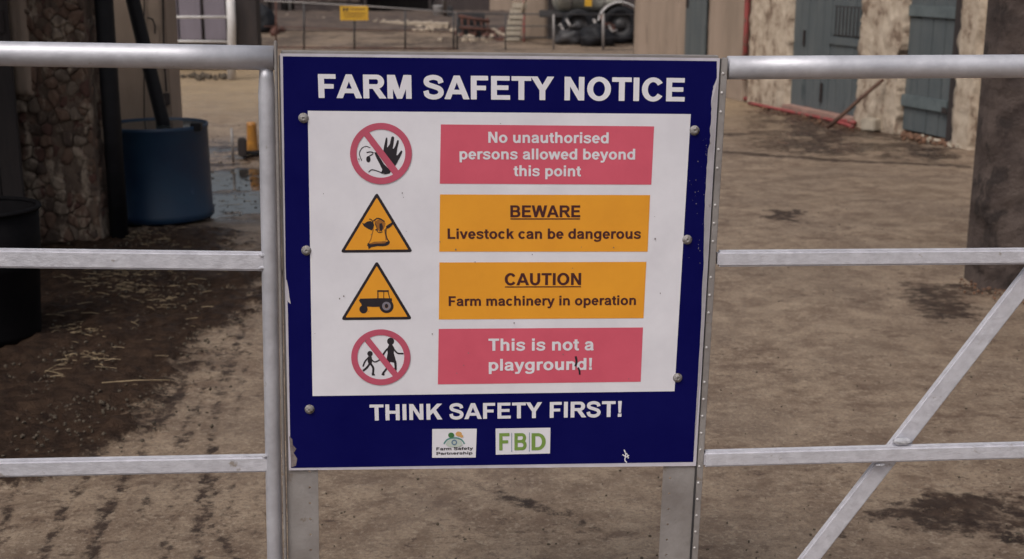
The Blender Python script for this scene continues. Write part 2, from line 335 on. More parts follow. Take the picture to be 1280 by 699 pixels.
# ------------------------------------------------------------------ sign lettering: strokes joined by a constrained triangulation
def catmull(pts, k=6):
    p = [np.array(q, float) for q in pts]; p = [2 * p[0] - p[1]] + p + [2 * p[-1] - p[-2]]; out = []
    for i in range(1, len(p) - 2):
        for j in range(k):
            t = j / k; out.append(.5 * (2 * p[i] + (p[i + 1] - p[i - 1]) * t + (2 * p[i - 1] - 5 * p[i] + 4 * p[i + 1] - p[i + 2]) * t * t + (3 * p[i] - p[i - 1] - 3 * p[i + 1] + p[i + 2]) * t ** 3))
    return out + [p[-2]]
def ST(pts, w, k=5, smooth=True):
    c = catmull(pts, k) if smooth else [np.array(q, float) for q in pts]; Lf, Rt = [], []
    for i in range(len(c)):
        t = c[min(i + 1, len(c) - 1)] - c[max(i - 1, 0)]; t = t / (np.linalg.norm(t) + 1e-9); nn = np.array([-t[1], t[0]]) * w / 2
        Lf.append(c[i] + nn); Rt.append(c[i] - nn)
    o = []
    for i in range(len(c) - 1): o += [[tuple(Lf[i]), tuple(Lf[i + 1]), tuple(Rt[i + 1])], [tuple(Lf[i]), tuple(Rt[i + 1]), tuple(Rt[i])]]
    return o
def E_(cx, cy, rx, ry, a0, a1, tx, ty, k=28):
    k = max(4, int(k * abs(a1 - a0) / 360)); o = []
    A = [math.radians(a0 + (a1 - a0) * i / k) for i in range(k + 1)]
    for i in range(k):
        a, c = A[i], A[i + 1]
        o.append([(cx + rx * math.cos(a), cy + ry * math.sin(a)), (cx + rx * math.cos(c), cy + ry * math.sin(c)),
                  (cx + (rx - tx) * math.cos(c), cy + (ry - ty) * math.sin(c)), (cx + (rx - tx) * math.cos(a), cy + (ry - ty) * math.sin(a))])
    return o
def R_(x0, x1, y0, y1): return [[(x0, y0), (x1, y0), (x1, y1), (x0, y1)]]
def Q_(*p): return [list(p)]
def mir(ps, wv): return [[(wv - x, y) for x, y in p] for p in ps]
def disc(cx, cy, rx, ry=None, k=20):
    ry = ry or rx; return [[(cx + rx * math.cos(2 * PI * i / k), cy + ry * math.sin(2 * PI * i / k)) for i in range(k)]]
GL = {}
def g(ch, adv, *ps): GL[ch] = (adv, [q for p in ps for q in p])
sm73 = R_(73, 220, 0, 716)
g(' ', 278)
g('A', 722, Q_((0, 0), (156, 0), (359, 552), (361, 716), (283, 716)), Q_((722, 0), (565, 0), (359, 552), (361, 716), (439, 716)), Q_((195, 155), (525, 155), (475, 275), (240, 275)))
g('B', 722, sm73, R_(200, 440, 598, 716), R_(200, 450, 318, 425), E_(440, 518, 205, 198, -90, 90, 147, 118), R_(200, 450, 0, 122), E_(450, 210, 225, 210, -90, 90, 150, 122))
g('C', 722, E_(377, 358, 330, 370, 35, 325, 152, 125))
g('D', 722, sm73, R_(200, 340, 595, 716), R_(200, 340, 0, 121), E_(340, 358, 335, 358, -90, 90, 150, 121))
g('E', 667, sm73, R_(200, 604, 595, 716), R_(200, 567, 305, 425), R_(200, 617, 0, 121))
g('F', 611, sm73, R_(200, 565, 595, 716), R_(200, 500, 290, 411))
g('H', 722, sm73, R_(502, 649, 0, 716), R_(200, 520, 300, 424))
g('I', 278, R_(66, 213, 0, 716))
g('K', 722, sm73, Q_((210, 180), (210, 375), (515, 716), (712, 716)), Q_((310, 400), (420, 500), (722, 0), (532, 0)))
g('L', 611, sm73, R_(200, 583, 0, 121))
g('M', 833, R_(70, 206, 0, 716), R_(627, 763, 0, 716), Q_((70, 716), (275, 716), (482, 0), (350, 0)), Q_((763, 716), (558, 716), (350, 0), (482, 0)))
g('N', 722, R_(74, 212, 0, 716), R_(509, 647, 0, 716), Q_((74, 716), (225, 716), (647, 0), (495, 0)))
g('O', 778, E_(389, 358, 348, 370, 0, 360, 152, 124))
g('P', 667, sm73, R_(200, 440, 594, 716), R_(200, 440, 262, 384), E_(440, 489, 205, 227, -90, 90, 150, 122))
g('R', 722, sm73, R_(200, 460, 594, 716), R_(200, 460, 298, 420), E_(460, 507, 210, 209, -90, 90, 150, 122), Q_((345, 305), (500, 330), (725, 0), (548, 0)))
g('S', 667, ST([(550, 500), (500, 612), (335, 664), (160, 622), (112, 528), (165, 440), (340, 378), (500, 310), (552, 205), (490, 95), (330, 50), (150, 100), (98, 235)], 132))
g('T', 611, R_(22, 590, 595, 716), R_(232, 380, 0, 610))
g('U', 722, R_(71, 218, 260, 716), R_(500, 647, 260, 716), E_(359, 276, 288, 288, 180, 360, 147, 125))
g('W', 944, Q_((5, 716), (158, 716), (320, 0), (180, 0)), Q_((180, 0), (320, 0), (560, 716), (385, 716)), mir(Q_((5, 716), (158, 716), (320, 0), (180, 0)) + Q_((180, 0), (320, 0), (560, 716), (385, 716)), 944))
g('Y', 667, R_(260, 407, 0, 320), Q_((0, 716), (172, 716), (407, 300), (262, 290)), Q_((667, 716), (495, 716), (260, 300), (405, 290)))
g('!', 333, Q_((98, 716), (240, 716), (212, 190), (126, 190)), R_(100, 237, 0, 137))
g('a', 556, ST([(95, 365), (150, 452), (265, 476), (385, 445), (432, 340), (434, 120), (465, 0)], 120), ST([(420, 305), (290, 275), (150, 235), (92, 150), (140, 65), (230, 48), (350, 75), (425, 180)], 108))
g('b', 611, R_(66, 203, 0, 716), E_(318, 260, 257, 271, 0, 360, 138, 115))
g('c', 556, E_(288, 260, 250, 271, 42, 318, 140, 115))
g('d', 611, R_(408, 545, 0, 716), E_(293, 260, 257, 271, 0, 360, 138, 115))
g('e', 556, E_(280, 260, 247, 271, 0, 322, 138, 112), R_(90, 525, 215, 305))
g('f', 333, R_(75, 212, 0, 570), ST([(143, 545), (165, 640), (240, 672), (335, 662)], 112), R_(10, 310, 415, 519))
g('g', 611, R_(408, 545, 0, 519), E_(293, 268, 257, 262, 0, 360, 138, 112), ST([(476, 60), (455, -90), (300, -158), (130, -135), (95, -60)], 108))
g('h', 611, R_(70, 207, 0, 716), E_(340, 330, 200, 200, 0, 150, 138, 115), R_(402, 540, 0, 335))
g('i', 278, R_(72, 209, 0, 519), R_(72, 209, 589, 716))
g('k', 556, R_(67, 204, 0, 716), Q_((190, 140), (190, 300), (360, 519), (530, 519)), Q_((260, 290), (360, 370), (560, 0), (395, 0)))
g('l', 278, R_(72, 209, 0, 716))
g('m', 889, R_(62, 199, 0, 519), E_(318, 330, 192, 200, 0, 150, 138, 115), R_(373, 510, 0, 335), E_(628, 330, 197, 200, 0, 150, 138, 115), R_(688, 825, 0, 335))
g('n', 611, R_(70, 207, 0, 519), E_(340, 330, 200, 200, 0, 150, 138, 115), R_(402, 540, 0, 335))
g('o', 611, E_(306, 260, 268, 271, 0, 360, 142, 116))
g('p', 611, R_(66, 203, -198, 519), E_(318, 260, 257, 271, 0, 360, 138, 115))
g('r', 389, R_(66, 203, 0, 519), ST([(150, 330), (215, 440), (300, 470), (390, 460)], 120))
g('s', 556, ST([(470, 365), (420, 450), (275, 478), (140, 440), (110, 372), (180, 305), (330, 255), (440, 205), (450, 130), (390, 65), (270, 42), (130, 75), (75, 160)], 108))
g('t', 333, R_(90, 227, 110, 650), R_(15, 310, 415, 519), ST([(158, 150), (180, 75), (240, 50), (315, 62)], 110))
g('u', 611, R_(405, 542, 0, 519), R_(68, 205, 190, 519), E_(270, 196, 202, 208, 180, 350, 137, 115))
g('v', 556, Q_((8, 519), (155, 519), (345, 0), (210, 0)), mir(Q_((8, 519), (155, 519), (345, 0), (210, 0)), 556))
g('w', 778, Q_((3, 519), (140, 519), (278, 0), (150, 0)), Q_((150, 0), (278, 0), (460, 519), (320, 519)), mir(Q_((3, 519), (140, 519), (278, 0), (150, 0)) + Q_((150, 0), (278, 0), (460, 519), (320, 519)), 778))
g('y', 556, Q_((8, 519), (155, 519), (350, 20), (225, -10)), Q_((548, 519), (405, 519), (215, -30), (335, -60)), ST([(283, -20), (235, -130), (140, -150), (60, -142)], 110))
def union(polys, eps=1e-5):
    vs, fs = [], []
    for p in polys:
        a = sum(p[i][0] * p[(i + 1) % len(p)][1] - p[(i + 1) % len(p)][0] * p[i][1] for i in range(len(p)))
        if abs(a) < 1e-9: continue
        if a < 0: p = p[::-1]
        k = len(vs); vs += [Vector(q) for q in p]; fs.append(list(range(k, k + len(p))))
    r = delaunay_2d_cdt(vs, [], fs, 0, eps)                     # keep only triangles that lie inside one of the strokes
    return [tuple(v) for v in r[0]], [list(f) for f, o in zip(r[2], r[5]) if o]
sign = thing('safety_notice_sign', 'large square blue and white farm safety notice bolted between the gate halves', 'sign', SP(.44, 0, 0))
LAY = .0005
def pr(name, polys, m, layer, conv=lambda x, y: uz(x, y), parent=None, label=None):
    V2, F2 = union(polys) if len(polys) else ([], [])
    V3 = []
    for x, y in V2:
        u, z = conv(x, y); V3.append(SP(u, -LAY * layer, z))
    o = obj(name, V3, F2, m, parent or sign)
    nrm = o.data.polygons[0].normal
    if nrm @ Vector(EN) > 0: o.data.flip_normals()
    if label: o['label'] = label
    return o
def hull(pts):
    pts = sorted(set(pts)); 
    def half(ps):
        h = []
        for p in ps:
            while len(h) > 1 and (h[-1][0] - h[-2][0]) * (p[1] - h[-2][1]) - (h[-1][1] - h[-2][1]) * (p[0] - h[-2][0]) <= 0: h.pop()
            h.append(p)
        return h[:-1]
    return half(pts) + half(pts[::-1])
def fatten(ps, wx, wy): return [hull([(x + a * wx, y + b_ * wy) for x, y in p for a, b_ in ((-1, -.4), (-.4, -1), (.4, -1), (1, -.4), (1, .4), (.4, 1), (-.4, 1), (-1, .4))]) for p in ps]
def text(name, s, x0, y0, x1, y1, cap, m, layer, cap_units=716, parent=None, weight=9):
    """baseline from picture point (x0,y0) to (x1,y1) of the sign, capital height in picture pixels"""
    x = 0; words = [[]]
    for ch in s:
        adv, ps = GL[ch]
        if ch == ' ': words.append([])
        words[-1].append((x, ps)); x += adv
    allp = [(q[0] + x_, q[1]) for wd in words for x_, ps in wd for p in ps for q in p]
    lo = min(q[0] for q in allp); hi = max(q[0] for q in allp)
    a = np.array(uz(x0, y0)); c = np.array(uz(x1, y1)); h = uz(x0, y0 - cap)[1] - a[1]
    for wd in words:                                           # one part per word
        V2, F2, V3 = [], [], []
        for x_, ps in wd:
            if not ps: continue
            v_, f_ = union(fatten(ps, weight, weight * .7), 1e-3); k_ = len(V2); V2 += [(q[0] + x_, q[1]) for q in v_]; F2 += [[i + k_ for i in f] for f in f_]
        for X, Yv in V2:
            p = a + (c - a) * (X - lo) / (hi - lo); V3.append(SP(p[0], -LAY * layer, p[1] + h * Yv / cap_units))
        o = obj(name, V3, F2, m, parent or sign)
        if o.data.polygons[0].normal @ Vector(EN) > 0: o.data.flip_normals()
    return o
# plate: 3 mm aluminium, white border all round, bent a little
tl, tr, br_, bl = [uz(*q) for q in ((350, 67), (900, 73), (870, 582.5), (361, 588))]
def quad_slab(name, pts, y0, y1, m, parent):
    V = [SP(u, y, z) for y in (y0, y1) for u, z in pts]; k = len(pts)
    F = [list(range(k)), list(range(k, 2 * k))[::-1]] + [[i, (i + 1) % k, k + (i + 1) % k, k + i] for i in range(k)]
    return obj(name, V, F, m, parent)
quad_slab('plate', [tl, tr, br_, bl], 0, .003, PLATE, sign)
blue = [(353.5, 70.5)] + [(353.5 + (896 - 353.5) * i / 24, 70.5 + 6 * i / 24) for i in range(1, 25)]
jag = [(896, 79), (896, 97), (892, 108), (890.5, 117), (889, 131), (889.5, 146), (887.3, 160), (888, 174), (885.5, 188), (884, 203), (882.8, 222), (882.4, 240), (881, 257), (880.2, 285), (879.6, 330), (877.5, 360), (876.5, 400), (873.6, 450), (870.8, 500), (868.2, 545), (866.5, 577.5)]
rj = []
for i in range(len(jag) - 1):
    for k in range(3):
        t = k / 3; rj.append((jag[i][0] * (1 - t) + jag[i + 1][0] * t + (random.random() - .6) * (1.2 if 100 < jag[i][1] < 300 else .3), jag[i][1] * (1 - t) + jag[i + 1][1] * t))
rj.append(jag[-1])
blue += rj + [(364, 585), (363.6, 573), (366.5, 566), (363.2, 559), (362.8, 551), (360, 395), (359.4, 376), (361.3, 368), (357.8, 357), (357, 330)]
pr('blue_field', [blue], BLUE, 1)
pr('bare_edge', [rj[12:-3] + [(869.0, 545), (877.2, 450), (884.0, 330), (889.6, 235), (894.5, 150), (897.5, 99)]], BAREG, 1)
pr('white_panel', [[(384.8, 138.5), (863.4, 142.7), (843, 489), (390.7, 495)]], WHITE, 2)
bx = {}
for nm, q, m in (('red_box', [(551, 155.5), (817.5, 158), (814, 230.8), (549.7, 229.5)], RED), ('amber_box', [(550, 243), (812.5, 243.8), (809.4, 314.5), (549, 314.5)], AMBER),
                 ('amber_box', [(549.2, 328), (807.8, 327.2), (804.3, 397.6), (548.5, 399.2)], AMBER), ('red_box', [(548.3, 411), (803.6, 409.2), (800.7, 477), (547.3, 480.3)], RED)):
    bx.setdefault(nm, []).append(pr(nm, [q], m, 3))
rb, ab = bx['red_box'], bx['amber_box']
text('heading_lettering', 'FARM SAFETY NOTICE', 399, 122, 855, 126.5, 29, WHITE, 2, weight=15)
text('footer_lettering', 'THINK SAFETY FIRST!', 462.6, 525.5, 776.5, 520.7, 19.6, WHITE, 2)
text('lettering', 'No unauthorised', 610.5, 178.3, 760.5, 179, 13.6, WHITE, 4, parent=rb[0])
text('lettering', 'persons allowed beyond', 574.5, 199, 793.5, 199.3, 13.4, WHITE, 4, parent=rb[0])
text('lettering', 'this point', 642, 220, 726, 220.3, 13.4, WHITE, 4, parent=rb[0])
text('lettering', 'BEWARE', 638, 271.3, 725, 271.3, 14.6, BROWN, 4, parent=ab[0]); pr('underline', [[(638, 272.8), (725, 272.8), (725, 274.2), (638, 274.2)]], BROWN, 4, parent=ab[0])
text('lettering', 'Livestock can be dangerous', 559.7, 298.3, 800.7, 298.2, 12.7, BROWN, 4, parent=ab[0])
text('lettering', 'CAUTION', 631, 356.3, 726, 355.9, 14.8, BROWN, 4, parent=ab[1]); pr('underline', [[(631, 357.9), (726, 357.5), (726, 358.8), (631, 359.2)]], BROWN, 4, parent=ab[1])
text('lettering', 'Farm machinery in operation', 561, 382.2, 794.5, 380.9, 12.0, BROWN, 4, parent=ab[1])
text('lettering', 'This is not a', 610.8, 438.2, 741.8, 437.6, 15.0, WHITE, 4, parent=rb[1])
text('lettering', 'playground!', 611, 463.2, 739.5, 461.8, 14.6, WHITE, 4, parent=rb[1])
pr('scratch_mark', ST([(719.5, 445), (720.5, 452), (719, 457.5)], 2.6) + ST([(722.5, 459), (724, 463), (724.5, 468)], 2.2), BLACK, 5, parent=rb[1])
# prohibition and warning pictograms (points read in enlarged views: z(…) turns them into picture pixels)
def zc(ox, oy, s): return lambda p: [[(ox + x / s, oy + y / s) for x, y in q] for q in p]
z3 = zc(420, 140, 6.992)
stop = pr('no_entry_pictogram', z3(disc(393, 362, 268, k=48)), WHITE, 3)
hand = Q_((335, 352), (352, 350), (385, 400), (420, 455), (480, 515), (470, 538), (430, 545), (392, 536), (405, 505), (380, 450), (350, 395)) + \
    Q_((412, 350), (422, 290), (436, 225), (448, 222), (450, 250), (446, 305), (450, 310), (470, 280), (484, 218), (500, 212), (508, 222), (505, 262), (496, 318), (504, 322), (520, 290), (536, 245), (549, 248), (548, 270), (536, 318), (528, 375), (536, 378), (570, 335), (582, 345), (560, 395), (528, 455), (512, 478), (480, 445), (430, 395))
pr('hand_symbol', z3(hand), BLACK, 4, parent=stop)
pr('face_symbol', z3(ST([(225, 425), (205, 365), (225, 318), (262, 300), (300, 312)], 7) + ST([(285, 525), (310, 505), (345, 510), (395, 528)], 9) + ST([(268, 354), (300, 348), (330, 356)], 10) + disc(283, 412, 19, 28) + ST([(290, 385), (315, 372), (322, 362)], 9)), BLACK, 4, parent=stop)
pr('red_ring', z3(E_(393, 362, 270, 268, 0, 360, 57, 57, 64) + Q_((238, 198), (282, 165), (548, 512), (500, 548))), REDR, 5, parent=stop)
z4 = zc(410, 235, 7.767)
def tri_round(a, bb, c, r, k=5):
    out = []; T = [np.array(q, float) for q in (a, bb, c)]; cen = sum(T) / 3
    for i in range(3):
        p, q, s = T[i - 1], T[i], T[(i + 1) % 3]; d0 = (p - q) / np.linalg.norm(p - q); d1 = (s - q) / np.linalg.norm(s - q)
        ang = math.acos(d0 @ d1); t = r / math.tan(ang / 2)
        P0, P1 = q + d0 * t, q + d1 * t
        for j in range(k + 1):
            u = j / k; out.append(tuple((1 - u) ** 2 * P0 + 2 * u * (1 - u) * q + u * u * P1))
    return [out]
def inset(a, bb, c, d):
    T = [np.array(q, float) for q in (a, bb, c)]; I = []
    la = [np.linalg.norm(T[(i + 1) % 3] - T[(i + 2) % 3]) for i in range(3)]; inc = sum(T[i] * la[i] for i in range(3)) / sum(la)
    area = abs((T[1][0] - T[0][0]) * (T[2][1] - T[0][1]) - (T[2][0] - T[0][0]) * (T[1][1] - T[0][1])) / 2; rin = 2 * area / sum(la)
    return [tuple(inc + (t - inc) * (1 - d / rin)) for t in T]
def warn(name, a, bb, c, zz):
    o = pr(name, zz(tri_round(a, bb, c, 22)), BLACK, 3); i = inset(a, bb, c, 27)
    pr('amber_field', zz(tri_round(*i, 5)), AMBER, 4, parent=o); return o
cow = warn('livestock_pictogram', (474, 40), (118, 628), (826, 622), z4)
pr('cow_shading', z4(Q_((455, 325), (500, 300), (545, 322), (560, 345), (540, 400), (500, 425), (470, 385), (455, 350)) + Q_((395, 540), (450, 520), (560, 515), (585, 535), (540, 548), (430, 556)) + Q_((545, 400), (562, 400), (575, 500), (560, 510)) + ST([(440, 400), (428, 450), (415, 500), (392, 540)], 9)), AMBERD, 4.5, parent=cow)
pr('cow_symbol', z4(Q_((330, 335), (350, 345), (385, 322), (415, 318), (440, 335), (448, 360), (440, 390), (425, 410), (395, 398), (350, 370)) +
   Q_((500, 345), (525, 340), (535, 380), (522, 420), (505, 410), (500, 380)) + Q_((625, 330), (632, 350), (600, 382), (575, 395), (560, 372), (590, 350)) +
   ST([(440, 320), (475, 295), (510, 300), (550, 325)], 12) + ST([(565, 385), (562, 440), (575, 490), (598, 525)], 10) + ST([(385, 545), (420, 558), (480, 550), (540, 550), (575, 540), (590, 522)], 27) + ST([(470, 395), (490, 430), (530, 425)], 8) + ST([(440, 335), (420, 305), (400, 300)], 9) +
   Q_((383, 535), (420, 545), (418, 575), (395, 592)) + disc(578, 532, 17, 15) + disc(466, 405, 8, 6) + ST([(455, 340), (470, 370), (480, 410)], 6)), BLACK, 5, parent=cow)
trc = warn('tractor_pictogram', (474, 44), (124, 622), (820, 615), z4 if False else zc(410, 320, 7.767))
z5 = zc(410, 320, 7.767)
pr('tractor_symbol', z5(Q_((310, 412), (470, 408), (620, 408), (622, 432), (600, 455), (520, 490), (440, 492), (385, 490), (350, 505), (325, 470)) +
   disc(345, 515, 40, 40, 24) + E_(568, 484, 68, 68, 0, 360, 26, 26, 32) + E_(568, 484, 18, 20, 0, 360, 17.9, 19.9, 16) +
   Q_((478, 330), (590, 330), (590, 346), (478, 346)) + Q_((480, 340), (490, 340), (490, 412), (480, 412)) + Q_((538, 340), (545, 340), (545, 412), (538, 412)) + ST([(582, 340), (600, 412)], 8, 1, False) + Q_((300, 425), (320, 415), (330, 450), (315, 455))), BLACK, 5, parent=trc)
pr('wheel_hub', z5(E_(568, 484, 42, 42, 0, 360, 22, 20, 28)), GREYP, 5.5, parent=trc)
z6 = zc(420, 400, 7.764)
kid = pr('no_children_pictogram', z6(disc(435, 359, 286, 270, 48)), WHITE, 3)
pr('children_symbol', z6(disc(330, 325, 26, 27) + Q_((310, 352), (345, 350), (352, 395), (345, 425), (318, 430), (308, 400)) + ST([(315, 365), (282, 400), (262, 450)], 15) + ST([(335, 372), (375, 405), (425, 385)], 13) +
   ST([(325, 425), (300, 460), (262, 492)], 20) + ST([(335, 420), (362, 465), (358, 525)], 20) + Q_((345, 518), (368, 515), (382, 535), (350, 538)) +
   disc(530, 205, 34, 35) + Q_((515, 235), (545, 235), (565, 270), (560, 320), (590, 420), (490, 395), (500, 320), (500, 270)) + ST([(515, 265), (480, 300), (455, 340)], 17) + ST([(552, 268), (595, 318), (655, 325)], 15) +
   ST([(575, 400), (578, 470), (570, 500)], 22) + ST([(520, 400), (490, 470), (455, 515)], 18) + Q_((448, 512), (475, 520), (465, 540), (440, 528))), BLACK, 4, parent=kid)
pr('red_ring', z6(E_(435, 359, 287, 271, 0, 360, 60, 57, 64) + Q_((278, 205), (322, 165), (600, 510), (552, 545))), REDR, 5, parent=kid)
# partner logos
z8 = zc(530, 525, 11.644)
lg = pr('partnership_logo', z8([[(120, 130), (768, 125), (752, 545), (118, 548)]]), WHITE, 2)
pr('logo_arc', z8(ST([(290, 345), (330, 290), (395, 262), (480, 260), (550, 290), (590, 345)], 22)), TEAL, 3, parent=lg)
pr('logo_dome', z8([[(315, 355), (335, 310), (380, 278), (440, 268), (500, 278), (545, 310), (562, 355), (520, 385), (440, 392), (360, 385)]]), PALE, 4, parent=lg)
pr('logo_ring', z8(E_(440, 322, 42, 40, 0, 360, 18, 17, 24)), BLUEP, 5, parent=lg)
pr('green_figure', z8(disc(395, 218, 44, 38)), DKGREEN, 4, parent=lg); pr('orange_figure', z8(disc(505, 200, 46, 36) + disc(545, 232, 26, 20)), ORANGEP, 4, parent=lg)
def ztext(s, X0, Y0, X1, Y1, cap, zz, m, nm='logo_lettering'):
    a = zz([[(X0, Y0), (X1, Y1), (X0, Y0 - cap)]])[0]; text(nm, s, *a[0], *a[1], a[0][1] - a[2][1], m, 3.5 if m is BLACK else 3, parent=lg)
ztext('Farm Safety', 180, 438, 712, 428, 42, z8, BLACK); ztext('Partnership', 182, 505, 705, 495, 40, z8, BLACK)
z7 = zc(520, 520, 6.737)
lg = pr('insurer_logo', z7([[(670, 105), (1132, 98), (1128, 315), (672, 325)]]), WHITE, 2)
for ch, a0, a1 in (('F', 702, 785), ('B', 830, 930), ('D', 974, 1090)): ztext(ch, a0, 287, a1, 285, 142, z7, GREENP)
pr('divider', z7(Q_((803, 140), (808, 140), (808, 300), (803, 300)) + Q_((952, 138), (957, 138), (957, 298), (952, 298))), BLUEP, 3, parent=lg)
# chips and scratches in the print
pr('paint_chip', ST([(357.2, 350), (359.3, 361), (360.5, 372)], 2.6) + [[(356.8, 367), (362, 372), (363.5, 380), (360, 377)]], PLATE, 2)
pr('grime_scuff', [[(361.5, 545), (365.5, 549), (366, 556), (370.5, 561), (367, 566), (371.5, 573), (370, 582), (364.5, 584)]], SCUFF, 2)
pr('scratch', ST([(780, 562), (782, 568), (781, 575), (783.5, 578)], 1.4) + ST([(778, 568), (783, 571), (786, 569)], 1.2) + ST([(783, 566), (785.5, 573)], 1.1), WHITE, 2)
sp = []
for i in range(30):
    y = random.uniform(165, 330); x = 887 - (y - 165) * .045 - abs(random.gauss(0, 9)) - 2; r = random.uniform(.2, .55); sp += disc(x, y, r, r * random.uniform(.7, 1.7), 6)
pr('paint_fleck', sp, GREYP, 2)['kind'] = 'stuff'
sp = []
for i in range(34): x = random.uniform(392, 838); y = random.uniform(148, 484); r = random.uniform(.3, .9); sp += disc(x, y, r, r * random.uniform(.6, 1.6), 6)
pr('dirt_fleck', sp, SCUFF, 6)['kind'] = 'stuff'
# bolts: domed head on a washer
for (x, y) in ((379.5, 147.5), (868, 163), (383, 313), (858.8, 299.5), (846.8, 472), (387, 511.5)):
    u, z = uz(x, y); rr = .0095; V, F = [], []
    prof = [(rr * 1.08, 0), (rr * 1.06, .0012), (rr * .86, .0016), (rr * .84, .0034), (rr * .66, .0052), (rr * .4, .0060), (rr * .18, .0062), (rr * .16, .0050), (.0001, .0050)]; k = 20
    for r, d in prof:
        for q in range(k): V.append(SP(u + r * math.cos(2 * PI * q / k), -.0008 - d, z + r * math.sin(2 * PI * q / k)))
    for i in range(len(prof) - 1):
        for q in range(k): F.append([i * k + q, i * k + (q + 1) % k, (i + 1) * k + (q + 1) % k, (i + 1) * k + q])
    obj('bolt_head', V, F, BOLT, sign, True)
# perforated angle irons the plate is bolted to
def perforated(fn, a0, a1, th, c0, c1, hole_a, r=.0028, pitch=.040, first=0.0):
    """a strip a0..a1 wide, th thick, with a column of round holes at hole_a; fn(a, b, c)"""
    V, F = [], []
    cs = c0
    while cs < c1 - 1e-6:
        ce = min(cs + pitch, c1); k = 8
        for b_ in (0, th):
            base = len(V)
            V += [fn(a0, b_, cs), fn(a1, b_, cs), fn(a1, b_, ce), fn(a0, b_, ce)]
            m_ = (cs + ce) / 2
            V += [fn(hole_a + r * math.cos(PI / 8 + PI / 4 * q), b_, m_ + r * math.sin(PI / 8 + PI / 4 * q)) for q in range(k)]
            h = [base + 4 + q for q in range(k)]
            F += [[base + 1, base + 2, h[0], h[7]], [base + 2, base + 3, h[2], h[1]], [base + 2, h[1], h[0]], [base + 3, base, h[4], h[3]], [base + 3, h[3], h[2]], [base, base + 1, h[6], h[5]], [base, h[5], h[4]], [base + 1, h[7], h[6]]]
        b0 = len(V) - 24; b1 = len(V) - 12
        F += [[b0, b0 + 3, b1 + 3, b1], [b0 + 1, b1 + 1, b1 + 2, b0 + 2]]
        for q in range(k): F.append([b0 + 4 + q, b0 + 4 + (q + 1) % k, b1 + 4 + (q + 1) % k, b1 + 4 + q])
        cs = ce
    return V, F
def lean(xt, yt, xb, yb, nn):
    """u of a leaning upright as a function of z, from a point at its top and one lower down"""
    a = uz(xt, yt, nn); c = uz(xb, yb, nn); k = (a[1] - c[1]) and (a[0] - c[0]) / (a[1] - c[1]); return lambda z: c[0] + k * (z - c[1])
aL = lean(352, 75, 362, 600, .0045); wA = uz(398, 640)[0] - aL(uz(398, 640)[1])
ul = obj('angle_upright', *perforated(lambda a, b_, c: SP(aL(c) - .006 + a, .0045 + b_, c), 0, wA + .006, .0035, .06, tl[1] - .004, wA - .012, r=.003, pitch=.0365), ANGLE, sign)
fL = lean(344.3, 60, 356.6, 690, -.004)
obj('angle_flange', *box(lambda a, b_, c: SP(fL(c) + a, b_, c), -.0030, .0026, -.006, .008, .06, uz(344, 51)[1], .0012), ANGLE, ul)
aR = lean(897, 78, 862.5, 690, .0045); wR = aR(uz(827, 640)[1]) - uz(827, 640)[0]
ur = obj('angle_upright', *perforated(lambda a, b_, c: SP(aR(c) - a, .0045 + b_, c), -.003, wR, .0035, .06, tr[1] - .004, wR - .016, r=.003, pitch=.0365), ANGLE, sign)
fR = lean(906.3, 75, 869.2, 690, -.003)
obj('angle_flange', *box(lambda a, b_, c: SP(fR(c) + a, b_, c), -.0062, .0062, -.004, .006, .06, tr[1] + .001, .0014), ANGLE, ur)
obj('flange_groove', *box(lambda a, b_, c: SP(fR(c) + a, b_, c), -.0105, -.0064, .0015, .0075, .06, tr[1] - .001, .0003), DARKMETAL, ur)
zz_ = tr[1] - .03
while zz_ > .2:
    if random.random() > .12:
        V, F = [], []; k = 10
        for r, d in ((.0026, 0), (.0026, .0008), (.0016, .0016), (.0001, .0018)):
            for q in range(k): V.append(SP(fR(zz_) - .0028 + r * math.cos(2 * PI * q / k), -.0041 - d, zz_ + r * math.sin(2 * PI * q / k)))
        for i in range(3):
            for q in range(k): F.append([i * k + q, i * k + (q + 1) % k, (i + 1) * k + (q + 1) % k, (i + 1) * k + q])
        obj('bright_hole_dot', V, F, WHITEP, ur, True)  # white dome standing for brightness seen through a hole in the flange
    zz_ -= .0385
obj('top_angle', *box(lambda a, b_, c: SP(a, b_, c + (tl[1] + (tr[1] - tl[1]) * (a - tl[0]) / (tr[0] - tl[0]))), tl[0] + .001, tr[0] - .001, .0085, .030, -.02, .0045, .0008), ANGLE, sign)
obj('cross_angle', *box(SP, aL(.2) + .002, aR(.2) - .002, .009, .013, .15, .19, .0008), ANGLE, sign)
# ------------------------------------------------------------------ the two gate halves
def sp_of(x, y, nn=.02):
    u, z = uz(x, y, nn); return SP(u, nn, z)
def line_pts(x0, y0, x1, y1, xa, xb, nn, k=8):
    p = [np.array(uz(x0, y0, nn)), np.array(uz(x1, y1, nn))]; q0 = p[0]; d = (p[1] - p[0]) / (p[1][0] - p[0][0]); ua = uz(xa, (y0 + y1) / 2, nn)[0]; ub = uz(xb, (y0 + y1) / 2, nn)[0]
    return [SP(*(lambda r: (r[0], nn, r[1]))(q0 + d * (ua + (ub - ua) * i / k - q0[0]))) for i in range(k + 1)]
gl = thing('farm_gate', 'galvanised tubular gate half to the left of the notice', 'gate', SP(-.6, .02, 0), 'halves of the yard gate')
obj('top_rail', *tube(line_pts(3, 67.2, 340, 72.6, -700, 342.8, .015), .0242, 28), GALV, gl, True)
sL = lean(333, 95, 343.5, 690, .015); zr = uz(333, 84, .015)[1]
obj('stile', *tube([SP(sL(z), .015, z) for z in (.10, .3, .6, .9, 1.2, zr - .05, zr - .02, zr - .002)], [.0168] * 5 + [.0168, .0145, .0135], 24), GALV, gl, True)
